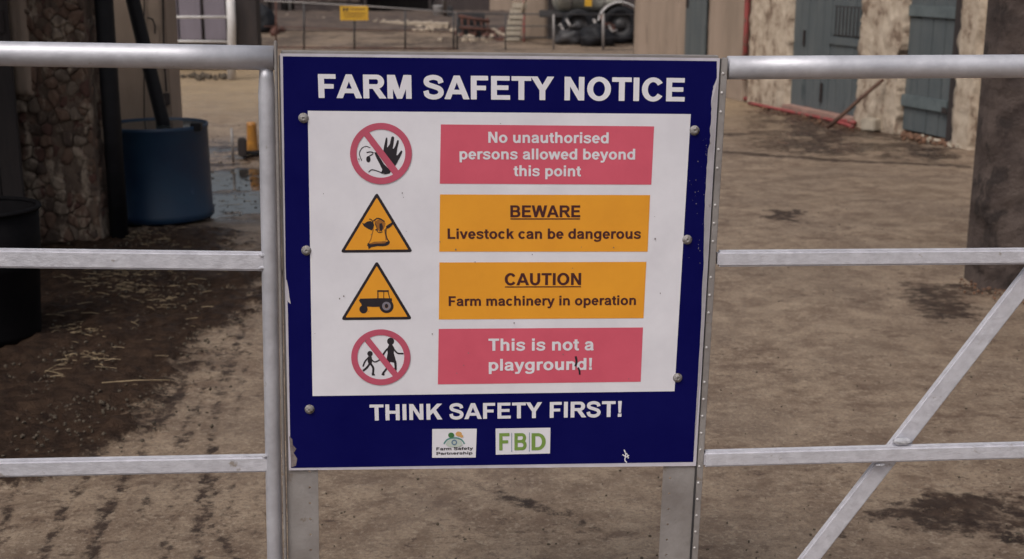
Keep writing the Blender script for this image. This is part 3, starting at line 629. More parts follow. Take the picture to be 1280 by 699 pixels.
def rails(x0, y0, x1, y1, xa, xb, wid, par, nn=.015, name='rail', dep=.022):
    p = line_pts(x0, y0, x1, y1, xa, xb, nn, 1); return obj(name, *bar(p[0], p[-1], wid, dep, EN, .0045), GALVR, par)
rails(3, 322.5, 330, 326.5, -700, 335, .0385, gl); rails(3, 585, 335, 578.5, -700, 338, .0365, gl)
p = line_pts(3, 850, 335, 838, -700, 335, .015, 1)
obj('rail', *bar(p[0] * [1, 1, 0] + [0, 0, .18], p[-1] * [1, 1, 0] + [0, 0, .18], .038, .022, EN, .0045), GALVR, gl)
ue = uz(-690, 300, .015)[0]
obj('stile', *tube([SP(ue, .015, z) for z in (.10, .6, 1.2, zr)], .0168, 16), GALV, gl, True)
def weld(x, y, par, r=.011, sx=1.0, nn=.004):
    p = sp_of(x, y, nn); bm = bmesh.new(); bmesh.ops.create_icosphere(bm, subdivisions=3, radius=r)
    V = []
    for v in bm.verts:
        c = np.array(v.co); k = 1 + .35 * nf(c[0] * 200 + x, c[1] * 200, c[2] * 200); V.append(p + EU * c[0] * sx * k + EN * c[1] * .6 * k + np.array([0, 0, c[2] * .55 * k]))
    F = [[v.index for v in f.verts] for f in bm.faces]; bm.free(); obj('weld_bead', V, F, WELD, par, True)
weld(328, 319, gl, .007); weld(327, 335, gl, .006); weld(331, 570, gl, .006)
gr = thing('farm_gate', 'galvanised gate half with diagonal brace to the right of the notice', 'gate', SP(1.5, .02, 0), 'halves of the yard gate')
obj('top_rail', *tube(line_pts(910, 84.8, 1280, 82.8, 909.6, 1900, .015), .0238, 28), GALV, gr, True)
rails(895, 323, 1280, 320, 896, 1900, .0335, gr, .008); rails(876, 573, 1280, 562.5, 878.5, 1900, .0355, gr, .006)
a = np.array(sp_of(1244, 400, .026)); c = np.array(sp_of(1011, 699, .026)); d = c - a
obj('diagonal_brace', *bar(a - d * 1.02, c + d * .62, .0405, .016, EN, .003), GALVR, gr)
p0 = np.array(sp_of(870, 580, .015)); p1 = np.array(sp_of(1900, 570, .015)); p0[2] = p1[2] = .18
obj('rail', *bar(p0, p1, .036, .022, EN, .0045), GALVR, gr)
ue = uz(1890, 300, .015)[0]; obj('stile', *tube([SP(ue, .015, z) for z in (.10, .6, 1.2, uz(1280, 83, .015)[1])], .0168, 16), GALV, gr, True)
obj('stile', *box(lambda a, b_, c: SP(fR(c) + a, b_, c), -.006, .0055, .0065, .03, .10, tr[1] - .02, .001), ANGLE, gr)
weld(1128, 552, gr, .014, 1.5); weld(1100, 581, gr, .007, 1.6)
for q, (uu, lab) in enumerate(((uz(-700, 300, .015)[0] - .09, 'round galvanised post hanging the left gate half'), (uz(1900, 300, .015)[0] + .09, 'round galvanised post hanging the right gate half'))):
    tg = thing('gate_post', lab, 'post', SP(uu, .015, 0), 'gate hanging posts')
    obj('post_tube', *tube([SP(uu, .015, z) for z in (-.05, .8, 1.55)], .05, 20), GALV, tg, True)
    obj('post_cap', *lathe(SP(uu, .015, 1.55), [(.052, 0), (.052, .01), (.03, .025), (.001, .03)], 20), GALV, tg, True)
    for zz in (.3, 1.25):
        s_ = 1 if q == 0 else -1
        obj('hinge_pin', *box(SP, min(uu + .045 * s_, uu + .1 * s_), max(uu + .045 * s_, uu + .1 * s_), .005, .025, zz - .01, zz + .01, .002), ANGLE, tg)
# ------------------------------------------------------------------ stable range on the right (things stand along one wall line)
stab = thing('stable_range', 'long stable range with limewashed rubble walls and blue grey doors', 'stable', WP(0, 0, 0))
H = 3.3
t_end = wt(1228); t_p0 = wt(1204); t_d2a = wt(1192); t_d2b = wt(1130.5); t_m1 = wt(1077); t_d1a = wt(1075.5); t_d1b = wt(987); t_s2 = wt(938.5); t_pipe = wt(934); t_r0 = wt(931); t_g = wt(884.5); t_d3a = wt(882); t_d3b = wt(855); t_r1 = wt(797)
fW = WP
wall1 = obj('wall_face', *relief(fW, -.9, t_p0, -.05, H, .0, .35, .04, .010, 3, cell=.09, rag=.03), LIME, stab, True)
obj('door_post', *relief(lambda a, b, c: WP(a, b, c), t_end, t_p0 - .005, -.04, 2.6, .055, .15, .035, .010, 9, rag=.05), LIME, stab, True)
obj('door_jamb', *box(fW, t_p0, t_d2a + .0, -.16, .012, 0, 2.3, .004), DARK, stab)
obj('wall_pier', *relief(fW, t_d2b + .01, t_m1 - .0, -.05, H, .03, .38, .025, .010, 5, cell=.09, rag=.05), LIME, stab, True)
obj('wall_face', *relief(fW, t_d1b + .0, t_s2, -.05, H, .02, .37, .03, .010, 6, cell=.09, rag=.03), LIME, stab, True)
obj('wall_render', *relief(fW, t_r0, t_g, -.05, H, .0, .35, .06, .004, 8), RENDER, stab, True)
obj('wall_render', *relief(fW, t_d3b + .02, t_r1, -.05, H, .06, .42, .06, .004, 10), RENDER, stab, True)
obj('wall_backing', *box(fW, t_r0 + .01, t_s2 - .0, -.34, -.03, 0, H), RENDER, stab)
for a0, a1 in ((t_p0, t_d2b + .01), (t_m1, t_d1b), (t_g, t_d3b + .02)):
    obj('lintel', *box(fW, a0 - .05, a1 + .05, -.30, -.02, 2.15, 2.32, .01), WOODB, stab)
    obj('wall_face', *box(fW, a0 - .0, a1 + .0, -.30, -.03, 2.33, H), LIME, stab)
    obj('dark_interior', *box(fW, a0, a1, -.34, -.30, 0, 2.3), DARK, stab)
obj('roof', *box(lambda a, b, c: WP(a, b, c - b * .35), -1.2, t_r1 + .2, -3.5, .35, H + .05, H + .12), TIN, stab)
obj('back_wall', *box(fW, -.9, t_r1, -3.3, -3.1, 0, H), RENDER, stab)
obj('end_wall', *box(fW, t_r1 - .02, t_r1 + .25, -3.2, -.42, 0, H), RENDER, stab)
def boards(door, t0, t1, z0, z1, n, m, d=-.06, th=.025):
    e = (t1 - t0) / n
    for i in range(n):
        dz = random.uniform(-.012, .012); dd = random.uniform(-.003, .003)
        if not hasattr(z0, '__call__'): za = z0 + dz
        else: za = z0(t0 + e * (i + .5)) + dz
        obj('board', *box(fW, t0 + e * i + .0014, t0 + e * (i + 1) - .0014, d + dd, d + th + dd, za, z1, .003), m, door)
zb1 = max(.02, wz(1030, 139)); 
d1 = thing('stable_door', 'wide blue grey boarded door with slatted vent, left of the rubble pier', 'door', WP((t_d1a + t_d1b) / 2, -.03, 0))
zlo = lambda t: .05
boards(d1, t_d1a + .01, t_d1b - .01, .06, 2.1, 9, SLATE)
tv0, tv1 = wt(1073), wt(1037); zv0, zv1 = wz(1055, 46), wz(1055, 8)
vg = obj('vent_frame', *box(fW, tv0, tv1, -.034, -.028, zv0, zv1, .002), DARK, d1)
for i in range(8):
    a0 = tv0 + (tv1 - tv0) * (i + .25) / 8; obj('vent_slat', *box(fW, a0, a0 + (tv1 - tv0) / 20, -.0275, -.012, zv0 + .01, zv1 - .01, .002), SLATE, vg)
obj('door_rail', *box(fW, t_d1a + .02, wt(1033), -.034, -.018, zv0 - .09, zv0 - .012, .003), SLATE, d1)
obj('latch_bolt', *box(fW, wt(1028), wt(1026), -.03, -.01, wz(1025, 128), wz(1025, 104), .002), DARK, d1)
obj('hinge_strap', *box(fW, wt(1003), wt(1001), -.03, -.012, .7, .86, .002), DARK, d1)
d2 = thing('stable_door', 'narrow grey blue half door with wide bottom batten, beside the dark jamb', 'door', WP((t_d2a + t_d2b) / 2, -.03, 0))
zs = wz(1160, 23)
boards(d2, t_d2a + .005, t_d2b - .005, .045, zs - .005, 4, SLATE)
boards(d2, t_d2a + .005, t_d2b - .005, zs + .005, 2.1, 4, SLATE)
zt = wz(1160, 131)
obj('batten', *box(lambda a, b, c: WP(a, b, c + .03 * 0), wt(1188), wt(1128.5), -.034, -.006, zt - .05, zt + .055, .004), SLATEL, d2)
obj('batten', *box(fW, wt(1189), wt(1131), -.034, -.012, zs + .008, zs + .11, .004), SLATEL, d2)
obj('hasp', *box(fW, wt(1189.5), wt(1183), -.0055, .004, zt - .055, zt + .0, .003), DARK, d2)
d3 = thing('stable_door', 'plain slate blue door between two rendered wall faces behind the notice top', 'door', WP((t_d3a + t_d3b) / 2, -.03, 0))
boards(d3, t_d3a + .03, t_d3b, .06, 2.1, 4, SLATE, d=-.03)
obj('latch_bolt', *box(fW, t_d3b - .09, t_d3b - .03, -.004, .01, 1.0, 1.12, .003), DARK, d3)
rp = obj('downpipe', *tube([WP((t_r0 + t_s2) / 2, .03, z) for z in (wz(935, 100) + .0, .8, 1.2, 2.0, 3.1)], .032, 16), REDPIPE, None, True)
tag(rp, 'red downpipe on the stable wall between beige render and pale rubble', 'pipe')
# red pipes lying along the wall foot
def gl_line(name, pts, r, m, lab, cat, grp=None):
    P_ = [G(x, y) * [1, 1, 0] + np.array([0, 0, r + z]) for x, y, z in pts]; P_ = [np.append(q, 0)[:3] for q in catmull(P_, 5)]
    o = obj(name, *tube(P_, r, 10), m, None, True); return tag(o, lab, cat, grp)
gl_line('drain_pipe', [(930, 125.5, 0), (975, 135, .004), (1020, 145, 0), (1068, 157, .0)], .024, REDPIPE, 'red pipe lying against the foot of the stable wall, nearer the doors', 'pipe')
gl_line('drain_pipe', [(936, 131, 0), (990, 142.5, .0), (1035, 153, .01), (1066, 161.5, 0)], .019, REDPIPE, 'outer thin red pipe lying on the yard along the stable wall', 'pipe')
sill = obj('door_sill', *box(fW, t_d1a - .02, t_d1b + .02, -.10, .06, -.02, .065, .012), CONCPINK, stab)
# prop pole leaning on the pier
b0 = G(1033, 163) + [0, 0, .02]; tp = wt(1113, 99); t1_ = WP(tp, .075, wz(1113, 99)); dd = (t1_ - b0)
po = obj('timber_pole', *tube([b0, b0 + dd * .3 + [.004, 0, 0], b0 + dd * .6 + [-.004, 0, 0.003], b0 + dd * 1.0], [.021, .02, .019, .017], 10), WOODB, None, True)
tag(po, 'thin brown timber pole leaning on the pale pier between the doors', 'pole')
def cuboid_at(name, x0, x1, yb, h, dep, m, lab, cat, yaw=0.0, bev=.012, grp=None):
    a = G(x0, yb); c = G(x1, yb); cc = (a + c) / 2; W = abs(c[0] - a[0]) / 2
    fn = lambda u, v, z: cc + np.array([u * math.cos(yaw) - v * math.sin(yaw), u * math.sin(yaw) + v * math.cos(yaw), z])
    o = obj(name, *box(fn, -W, W, 0, dep, -.004, h, bev), m); return tag(o, lab, cat, grp)
cuboid_at('concrete_block', 1073, 1094, 163, .105, .15, BLOCK, 'small pale concrete block at the foot of the pier', 'block', -.9)
cuboid_at('dark_block', 1097, 1121, 162.5, .085, .15, DARK, 'low blackish block just right of the pale one at the pier foot', 'block', -1.1)
_b = bmesh.new(); bmesh.ops.create_icosphere(_b, subdivisions=1, radius=1); ICO = [tuple(v.co) for v in _b.verts]; _b.verts.index_update(); ICF = [[v.index for v in f.verts] for f in _b.faces]; _b.free()
def rubble(name, region, nr, smin, smax, m, lab, cat=None, seed=0, zoff=0):
    """many small broken bits in one mesh"""
    r_ = random.Random(seed); V, F = [], []
    for i in range(nr):
        x, y = region(r_); p = G(x, y); s = r_.uniform(smin, smax); k = len(V); an = r_.uniform(0, PI)
        hgt = r_.uniform(.45, 1.0); el = r_.uniform(.55, .95)
        for vx, vy, vz in ICO:
            q_ = s * r_.uniform(.75, 1.15); u, v = vx * q_, vy * q_ * el
            V.append(p + np.array([u * math.cos(an) - v * math.sin(an), u * math.sin(an) + v * math.cos(an), vz * q_ * hgt + s * .25 + zoff]))
        F += [[k + q for q in f] for f in ICF]
    o = obj(name, V, F, m); return tag(o, lab, cat, kind='stuff')
def band(x0, y0, x1, y1, sd):
    def f(r_):
        t = r_.random(); return x0 + (x1 - x0) * t, y0 + (y1 - y0) * t + abs(r_.gauss(0, sd)) * r_.choice((1, 1, -.3))
    return f
rubble('broken_rubble', band(1125, 166, 1196, 180, 3), 190, .008, .034, RUBBLE, 'brown broken rubble along the foot of the narrow door', seed=2)
rubble('broken_rubble', band(1150, 172, 1203, 184, 2), 40, .01, .035, BLOCK, 'pale stone chips below the narrow door', seed=3)
rubble('wall_foot_rubble', band(935, 130, 1075, 162, 2), 120, .006, .022, RUBBLE, 'brown crumbs along the red pipes', seed=4)
# ------------------------------------------------------------------ near wall end on the right
Yn = G(1205, 345)[1] - .25
xL = P(1205, 345, Yn + .25)[0]
near = thing('rendered_wall_end', 'dark stained rendered wall end close by on the right', 'wall', (xL + 1.2, Yn, 0))
zx = lambda a, b, c: np.array([a, Yn - b, c])
obj('wall_face', *relief(zx, xL, xL + 2.6, -.03, 2.5, 0, .25, .025, .013, 14, cell=.16, rag=.03), RENDERD, near, True)
obj('coping', *box(zx, xL - .03, xL + 2.6, -.28, .05, 2.52, 2.6, .01), RENDERD, near)
rubble('wall_foot_chips', band(1200, 352, 1290, 372, 6), 90, .003, .011, RUBBLE, 'brown chips and grit along the foot of the dark wall end', seed=5)
# ------------------------------------------------------------------ left: rubble pier, shade-roofed shed, jambs, tub, drum
Yp = G(80, 303)[1]
x0 = P(24, 303, Yp)[0]; x1 = P(126, 303, Yp)[0]
pier = thing('rubble_pier', 'reddish brown rubble stone pier beside the blue drum', 'pier', ((x0 + x1) / 2, Yp + .2, 0))
obj('mortar_core', *box(ID, x0 + .012, x1 - .012, Yp + .05, Yp + .42, -.02, 2.62, .01), MORTAR, pier)
obj('mortar_face', *relief(lambda a, b, c: np.array([a, Yp + .03 - b, c]), x0 - .003, x1 + .003, -.02, 2.62, .019, .05, .018, .013, 17, cell=.11, rag=.012), MORTAR, pier, True)
obj('mortar_face', *relief(lambda a, b, c: np.array([x1 - .004 + b, a, c]), Yp + .02, Yp + .42, -.02, 2.62, .006, .02, .025, .010, 18, cell=.11), MORTAR, pier, True)
def rubble_face(par, fn, W_, H_, cw, ch, seed, gap=.006, dmin=.03, dmax=.06):
    """irregular rubble: jittered cells, each an own rounded stone standing out of the mortar"""
    r_ = random.Random(seed); pts = []
    nc, nr = max(1, round(W_ / cw)), round(H_ / ch)
    for j in range(-1, nr + 1):
        for i in range(-1, nc + 1): pts.append(((i + .5 + r_.uniform(-.48, .48)) * W_ / nc, (j + .5 + r_.uniform(-.46, .46)) * H_ / nr))
    for a, c in pts:
        poly = [(0, 0), (W_, 0), (W_, H_), (0, H_)]
        for a2, c2 in pts:
            if (a2, c2) == (a, c) or abs(a2 - a) > 4 * cw or abs(c2 - c) > 4 * ch: continue
            mx_, my_ = (a + a2) / 2, (c + c2) / 2; nx_, ny_ = a2 - a, c2 - c; L_ = math.hypot(nx_, ny_); out = []
            for k in range(len(poly)):
                p, q = poly[k], poly[(k + 1) % len(poly)]
                dp_ = ((p[0] - mx_) * nx_ + (p[1] - my_) * ny_) / L_ + gap; dq = ((q[0] - mx_) * nx_ + (q[1] - my_) * ny_) / L_ + gap
                if dp_ <= 0: out.append(p)
                if dp_ * dq < 0: t = dp_ / (dp_ - dq); out.append((p[0] + (q[0] - p[0]) * t, p[1] + (q[1] - p[1]) * t))
            poly = out
            if len(poly) < 3: break
        if len(poly) < 3: continue
        ca = sum(p[0] for p in poly) / len(poly); cc = sum(p[1] for p in poly) / len(poly)
        # round the corners, then rings inwards to a domed face
        rp_ = []
        for k in range(len(poly)):
            p, q = poly[k - 1], poly[k]; rp_ += [(p[0] * .78 + q[0] * .22, p[1] * .78 + q[1] * .22), (p[0] * .22 + q[0] * .78, p[1] * .22 + q[1] * .78)]
        d = r_.uniform(dmin, dmax); tx_, tz_ = r_.uniform(-.10, .10), r_.uniform(-.10, .10); m_ = len(rp_); V, F = [], []
        for sc, dd_ in ((1.0, -.02), (.99, d * .75), (.93, d * .97), (.5, d * 1.02)):
            for p in rp_:
                u, v = ca + (p[0] - ca) * sc, cc + (p[1] - cc) * sc
                V.append(fn(u, dd_ + (tx_ * (u - ca) + tz_ * (v - cc) if dd_ > 0 else 0) + .012 * nf(u * 30, v * 30, seed) + .006 * nf(u * 90, v * 90, seed), v))
        for k in range(3):
            for q in range(m_): F.append([k * m_ + q, k * m_ + (q + 1) % m_, (k + 1) * m_ + (q + 1) % m_, (k + 1) * m_ + q])
        F.append([3 * m_ + q for q in range(m_)])
        obj('stone', V, F, r_.choices(STONE, (5, 3, 3, 2.4))[0], par, True)
rubble_face(pier, lambda a, b, c: np.array([x0 + a, Yp + .03 - b, c]), x1 - x0, 2.0, .058, .078, 5, gap=.001, dmin=.012, dmax=.046)
rubble_face(pier, lambda a, b, c: np.array([x1 - .012 + b, Yp + .03 + a, c]), .38, 2.0, .10, .09, 6, gap=.003, dmin=.004, dmax=.02)
z0 = P(26, 118, Yp)[2]
obj('plaster_strip', *relief(lambda a, b, c: np.array([a, Yp - b, c]), P(16, 60, Yp)[0], P(37, 60, Yp)[0], z0, 2.6, .035, .05, .03, .006, 21, rag=.03), CONC if False else RENDER, pier, True)
# shed mouth at the far left, with an unseen roof added for shade
shed = thing('shade_roof_shed', 'dark shed at the far left, its black doorway beside the rubble pier, unseen roof added for shade', 'shed', (-4.2, 6.6, 0))
xd = P(22, 200, Yp)[0]
obj('back_wall', *box(ID, -7.0, xd - .9, Yp + .05, Yp + .40, 0, 2.9, .01), MORTAR, shed)
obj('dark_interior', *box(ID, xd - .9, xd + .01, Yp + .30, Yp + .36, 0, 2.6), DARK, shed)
obj('roof', *box(lambda a, b, c: np.array([a, b, c + (a + 7) * .02]), -7.0, -2.35, 4.2, Yp + .1, 2.75, 2.81), TIN, shed)  # out of view, added to darken the left of the yard
obj('shade_roof_beam', *box(ID, -7, -2.4, 4.25, 4.35, 2.62, 2.74, .005), DARK, shed)
obj('side_wall', *box(ID, -7.2, -7.0, 3.6, Yp + .4, 0, 2.6), MORTAR, shed)
obj('corner_post', *box(ID, -3.4, -3.25, 3.66, 3.81, 0, 2.48, .008), DARK, shed)
dx1 = P(11.5, 30, Yp - .25)[0]
dl = thing('shed_door', 'near black timber door leaf standing open at the left edge', 'door', (dx1 - .3, Yp - .25, 0))
for i in range(5): obj('board', *box(ID, dx1 - .12 * (i + 1) + .003, dx1 - .12 * i - .003, Yp - .27 + random.uniform(-.004, .004), Yp - .24, .03, 2.2, .003), DARK, dl)
obj('ledge', *box(ID, dx1 - .6, dx1 - .02, Yp - .30, Yp - .275, 1.2, 1.32, .004), DARK, dl)
# black tub
yt = 5.35; tc_ = np.array([P(-10, 400, yt)[0], yt, 0.0]); R0 = (P(57, 400, yt)[0] - tc_[0])
tub = thing('feed_tub', 'black plastic feed tub standing in the mud at the left edge', 'tub', tc_)
ht = P(0, 262, yt)[2]
obj('tub_body', *lathe(tc_, [(.001, .012), (R0 * .80, .01), (R0 * .84, .0), (R0 * .86, .03), (R0 * .93, ht * .55), (R0 * .95, ht * .56), (R0 * .96, ht * .6), (R0, ht), (R0 * .965, ht), (R0 * .82, .04), (.001, .035)], 44), TUBB, tub, True)
bmr = [(R0 * 1.0 + .012 * math.cos(q), ht + .006 + .010 * math.sin(q)) for q in np.linspace(0, 2 * PI, 11)]
obj('tub_rim', *lathe(tc_, bmr, 44), TUBB, tub, True)
# blue drum with rain water and the downpipe into it
yb = G(204, 283)[1]; rd = .5 * (P(268, 283, yb + .28)[0] - P(139, 283, yb + .28)[0]); dc = np.array([P(203.5, 280, yb + rd)[0], yb + rd, .0])
hd = P(204, 162.5, yb)[2]
drum = thing('water_drum', 'cut down blue plastic drum of rainwater under a black downpipe', 'drum', dc)
rt = rd * .955
obj('drum_body', *lathe(dc, [(.001, .03), (rd * .95, .03), (rd * .965, .0), (rd * .995, .012), (rd * 1.0, .05), (rd * .975, .06), (rd * .965, hd * .5), (rt, hd - .03), (rt * 1.015, hd - .022), (rt * 1.015, hd), (rt * .985, hd), (rt * .96, .08), (.001, .06)], 56), DRUM, drum, True)
wv, wf = lathe(dc + np.array([0, 0, hd - .010]), [(.0005, 0), (rt * .972, 0)], 48)
obj('rain_water', wv, wf, WATERM, drum)
obj('rim_clip', *box(lambda a, b, c: dc + np.array([a, b, c]), rt * .80, rt * 1.01, -.16, -.10, hd - .03, hd + .02, .006), BLACKP, drum)
yq = dc[1] + .02
dp = [P(163, -40, yq), P(166, 0, yq), P(188, 90, yq), P(203, 150, yq), P(205, 170, yq)]
o = obj('downpipe', *tube([P(150, -330, yq)] + dp, .043, 20), BLACKP, None, True); tag(o, 'thick black downpipe slanting into the blue drum', 'pipe')
yv = Yp + .12; xv = x1 + .085
o = obj('soil_pipe', *tube([[xv - .012, yv, -.01], [xv - .006, yv, .8], [xv, yv, 1.6], [xv, yv, 2.7]], .052, 20), BLACKP, None, True)
tag(o, 'upright black pipe between the rubble pier and the blue drum', 'pipe')
Yj = dc[1] + rd + .16
xj0 = P(150, 80, Yj)[0]; xj1 = P(208, 80, Yj)[0]
jamb = thing('rendered_gatepost', 'pinkish rendered corner post standing behind the blue drum', 'pillar', ((xj0 + xj1) / 2, Yj + .2, 0))
ZJ = lambda a, b, c: np.array([a, Yj - b, c])
obj('post_face', *relief(ZJ, xj0 - .25, xj1, -.02, 2.9, 0, .22, .04, .004, 31, cell=.5), RENDER, jamb, True)
xk = P(224.5, 80, Yj + .30)[0]
obj('post_return', *box(ID, xj1 - .05, xk, Yj + .015, Yj + .30, 0, 2.9, .006), RENDER, jamb)
o = obj('cable', *tube([ZJ(P(181, y, Yj)[0], .015, P(181, y, Yj)[2]) for y in (-60, 20, 90, 158)], .004, 8), BLACKP); tag(o, 'thin black cable running straight down the rendered post', 'cable')
cb = thing('switch_box', 'small dark switch box with a loop of cable on the rendered post', 'switch', ZJ(P(209, 125, Yj)[0], .02, P(209, 133, Yj)[2]))
xb, zb = P(209, 122, Yj)[0], P(209, 122, Yj)[2]
obj('box_body', *box(ZJ, xb - .02, xb + .02, .0, .035, zb - .045, zb + .03, .004), DARK, cb)
obj('cable', *tube([ZJ(P(x, y, Yj)[0], .02, P(x, y, Yj)[2]) for x, y in ((209, 114), (206, 70), (205, 20), (204, -40))], .005, 8), BLACKP, cb)
obj('cable_loop', *tube([ZJ(P(x, y, Yj)[0], .025, P(x, y, Yj)[2]) for x, y in ((186, 22), (192, 24), (195, 32), (195, 42))], .005, 8), BLACKP, cb)
# ------------------------------------------------------------------ litter on the mud
def straws(name, region, nr, l0, l1, lab, seed, rad=.0014):
    r_ = random.Random(seed); V, F = [], []
    for i in range(nr):
        x, y = region(r_); p = G(x, y) + [0, 0, .010 + r_.random() * .012]; an = r_.gauss(.15, .75); L_ = r_.uniform(l0, l1); d_ = np.array([math.cos(an), math.sin(an), r_.uniform(-.06, .06)]) * L_ / 2
        bend = np.array([-d_[1], d_[0], 0]) * r_.uniform(-.25, .25); rr = rad * r_.uniform(.6, 1.5)
        v, f = tube([p - d_, p + bend * .5 + [0, 0, .002], p + d_], rr, 4, False); k = len(V); V += v; F += [[q + k for q in ff] for ff in f]
    return tag(obj(name, V, F, STRAWM), lab, kind='stuff')
def patchy(cs):
    def f(r_): x, y, sx, sy = r_.choice(cs); return r_.gauss(x, sx), r_.gauss(y, sy)
    return f
straws('loose_straw', patchy([(150, 375, 45, 14), (170, 345, 50, 10), (110, 455, 35, 10), (200, 400, 50, 20), (250, 360, 30, 12), (120, 350, 20, 9)]), 95, .02, .10, 'loose straw scattered over the dark mud at the left', 41)
straws('loose_straw', patchy([(120, 420, 60, 30), (230, 320, 40, 9), (190, 296, 30, 6)]), 70, .01, .06, 'fine straw bits trodden into the mud', 42, .001)
a = G(128, 488) + [0, 0, .03]; c = G(213, 485) + [0, 0, .032]
straws('matted_straw', patchy([(165, 362, 22, 5), (200, 378, 14, 4), (110, 452, 16, 4), (100, 416, 22, 4), (165, 345, 25, 4), (185, 300, 20, 3)]), 260, .006, .045, 'matted short straw trodden into the mud in small tufts', 47, .0012)
o = obj('straw_stalk', *tube([a, a * .5 + c * .5 + [0, 0, .004], c], .0024, 6), STRAWM, None, True); tag(o, 'single long pale straw stalk lying flat on the dark mud', 'straw')
rubble('mud_crumbs', patchy([(120, 440, 80, 60), (220, 370, 55, 30), (60, 500, 60, 40), (200, 300, 40, 6)]), 1500, .002, .010, MUDC, 'crumbs of dark mud and dung on the left', seed=6, zoff=.004)
rubble('yard_grit', lambda r_: (r_.uniform(330, 1290), r_.uniform(240, 720)), 520, .0015, .006, MUDC, 'fine dark grit scattered over the concrete', seed=7, zoff=.002)
rubble('yard_grit', lambda r_: (r_.uniform(225, 330), r_.triangular(140, 285, 190)), 70, .004, .014, MUDC, 'clods and debris standing in the wet patch beyond the drum', seed=8)
straws('loose_straw', lambda r_: (r_.uniform(230, 328), r_.uniform(170, 262)), 60, .03, .14, 'pale straws in the wet patch beyond the drum', 44, .0015)
leafs = thing('marker_post', 'short orange yellow plastic marker standing in the wet patch', 'marker', G(316, 192))
gp = G(316, 192)
obj('post_body', *lathe(gp, [(.001, 0), (.05, 0), (.048, .02), (.040, .23), (.042, .24), (.034, .262), (.001, .266)], 20), ORANGE, leafs, True)
obj('post_base', *lathe(gp, [(.001, -.004), (.085, -.004), (.08, .02), (.045, .03), (.001, .03)], 20), BLACKP, leafs, True)
cuboid_at('feed_bucket', 298, 309, 196, .15, .09, DARK, 'small dark block sunk in the wet ground next to the marker', 'block', .2)
o = obj('grey_stake', *tube([G(291.5, 200) - [0, 0, .02], G(291.5, 200) + [0, 0, .26]], .011, 8), ANGLE, None, True); tag(o, 'thin grey stake in the wet patch left of the orange marker', 'stake')
# ------------------------------------------------------------------ middle distance, left opening
Ym = G(290, 99)[1]
hg = thing('yard_gate', 'far small galvanised gate and post in front of lilac grey boards', 'gate', P(290, 99, Ym) * [1, 1, 0])
PM = lambda x, y, Y=Ym: P(x, y, Y)
obj('gate_post', *tube([PM(289.5, 99), PM(289.5, 30), PM(289.5, 30) + [0, 0, .35]], .058, 16), WHITEP, hg, True)
obj('rail', *tube([PM(170, 21.5), PM(285, 21.5)], .018, 10), WHITEP, hg, True)
obj('rail', *tube([PM(170, 51), PM(284, 52.5)], .018, 10), WHITEP, hg, True)
obj('rail', *tube([PM(170, 21.5) + [0, 0, .35], PM(285, 21.5) + [0, 0, .35]], .018, 10), WHITEP, hg, True)
Yb = Ym + 1.6
bs = thing('boarded_bay', 'bay of wide lilac grey boards behind the small gate', 'partition', P(255, 88, Yb) * [1, 1, 0])
for xa, xb in ((170, 195), (197, 223), (225, 252), (256, 283)): obj('board', *box(ID, P(xa, 40, Yb)[0], P(xb, 40, Yb)[0], Yb, Yb + .05, P(250, 50, Yb)[2], 1.35, .008), LAV, bs)
obj('bay_back', *box(ID, P(170, 40, Yb)[0], P(290, 40, Yb)[0], Yb + .35, Yb + .45, 0, 1.32), DARK, bs)
obj('bay_rail', *box(ID, P(170, 40, Yb)[0], P(285, 40, Yb)[0], Yb - .03, Yb + .08, P(250, 94, Yb + .2)[2] if P(250, 94, Yb + .2)[2] > 0 else 0, P(250, 88, Yb)[2] + .05, .01), DARK, bs)
rubble('bay_litter', band(228, 96, 288, 97, 1.6), 70, .02, .06, MUDC, 'dark litter along the foot of the grey boards', seed=9)
Yd = 19.6
dps = obj('timber_post', *box(ID, P(296, 40, Yd)[0], P(322, 40, Yd)[0], Yd, Yd + .3, 0, 1.5, .01), DARK); tag(dps, 'broad dark timber post right of the small far gate', 'post')
# ------------------------------------------------------------------ far yard: two hurdles, bank, barn
Yh = G(560, 62)[1]
PH = lambda x, y: P(x, y, Yh)
h1 = thing('hurdle', 'far rusty wire hurdle gate carrying the small yellow sign', 'gate', PH(455, 62) * [1, 1, 0])
for x, yt_ in ((345, 2), (380, 4), (443, 7), (506.5, 12), (567, 15)): obj('upright', *tube([PH(x, 62) * [1, 1, 0], PH(x, yt_)], .017, 8), DARKMETAL if x != 345 else RUST, h1, True)
obj('top_rail', *tube([PH(330, 1), PH(369, 3), PH(460, 8), PH(570, 15.5)], .013, 8), ANGLE, h1, True)
obj('rail', *tube([PH(330, 59), PH(450, 60), PH(570, 61)], .014, 8), RUST, h1, True)
obj('rail', *tube([PH(330, 33), PH(450, 37), PH(570, 41)], .007, 8), RUST, h1, True)
h2 = thing('hurdle', 'far grey tubular hurdle before the tanker and the block stack', 'gate', PH(680, 62) * [1, 1, 0])
for x, yt_, r_ in ((571.5, 16, .016), (632, 18, .012), (692, 18, .02), (754, 17, .026), (796, 17, .016)): obj('upright', *tube([PH(x, 62) * [1, 1, 0], PH(x, yt_)], r_, 8), DARKMETAL if r_ < .02 else ANGLE, h2, True)
for y in (17.5, 32.5, 46.5): obj('rail', *tube([PH(571, y), PH(798, y + .8)], .012 if y < 20 else .009, 8), DARKMETAL, h2, True)
ys_ = Yh - .05; PS = lambda x, y: P(x, y, ys_)
ysn = thing('hazard_sign', 'small yellow notice board hung on the far hurdle', 'sign', PS(442, 25))
bxy = lambda xa, ya, xb_, yb_, n0, n1: box(ID, PS(xa, ya)[0], PS(xb_, yb_)[0], ys_ - n0, ys_ - n1, PS(xa, yb_)[2], PS(xa, ya)[2], .0)
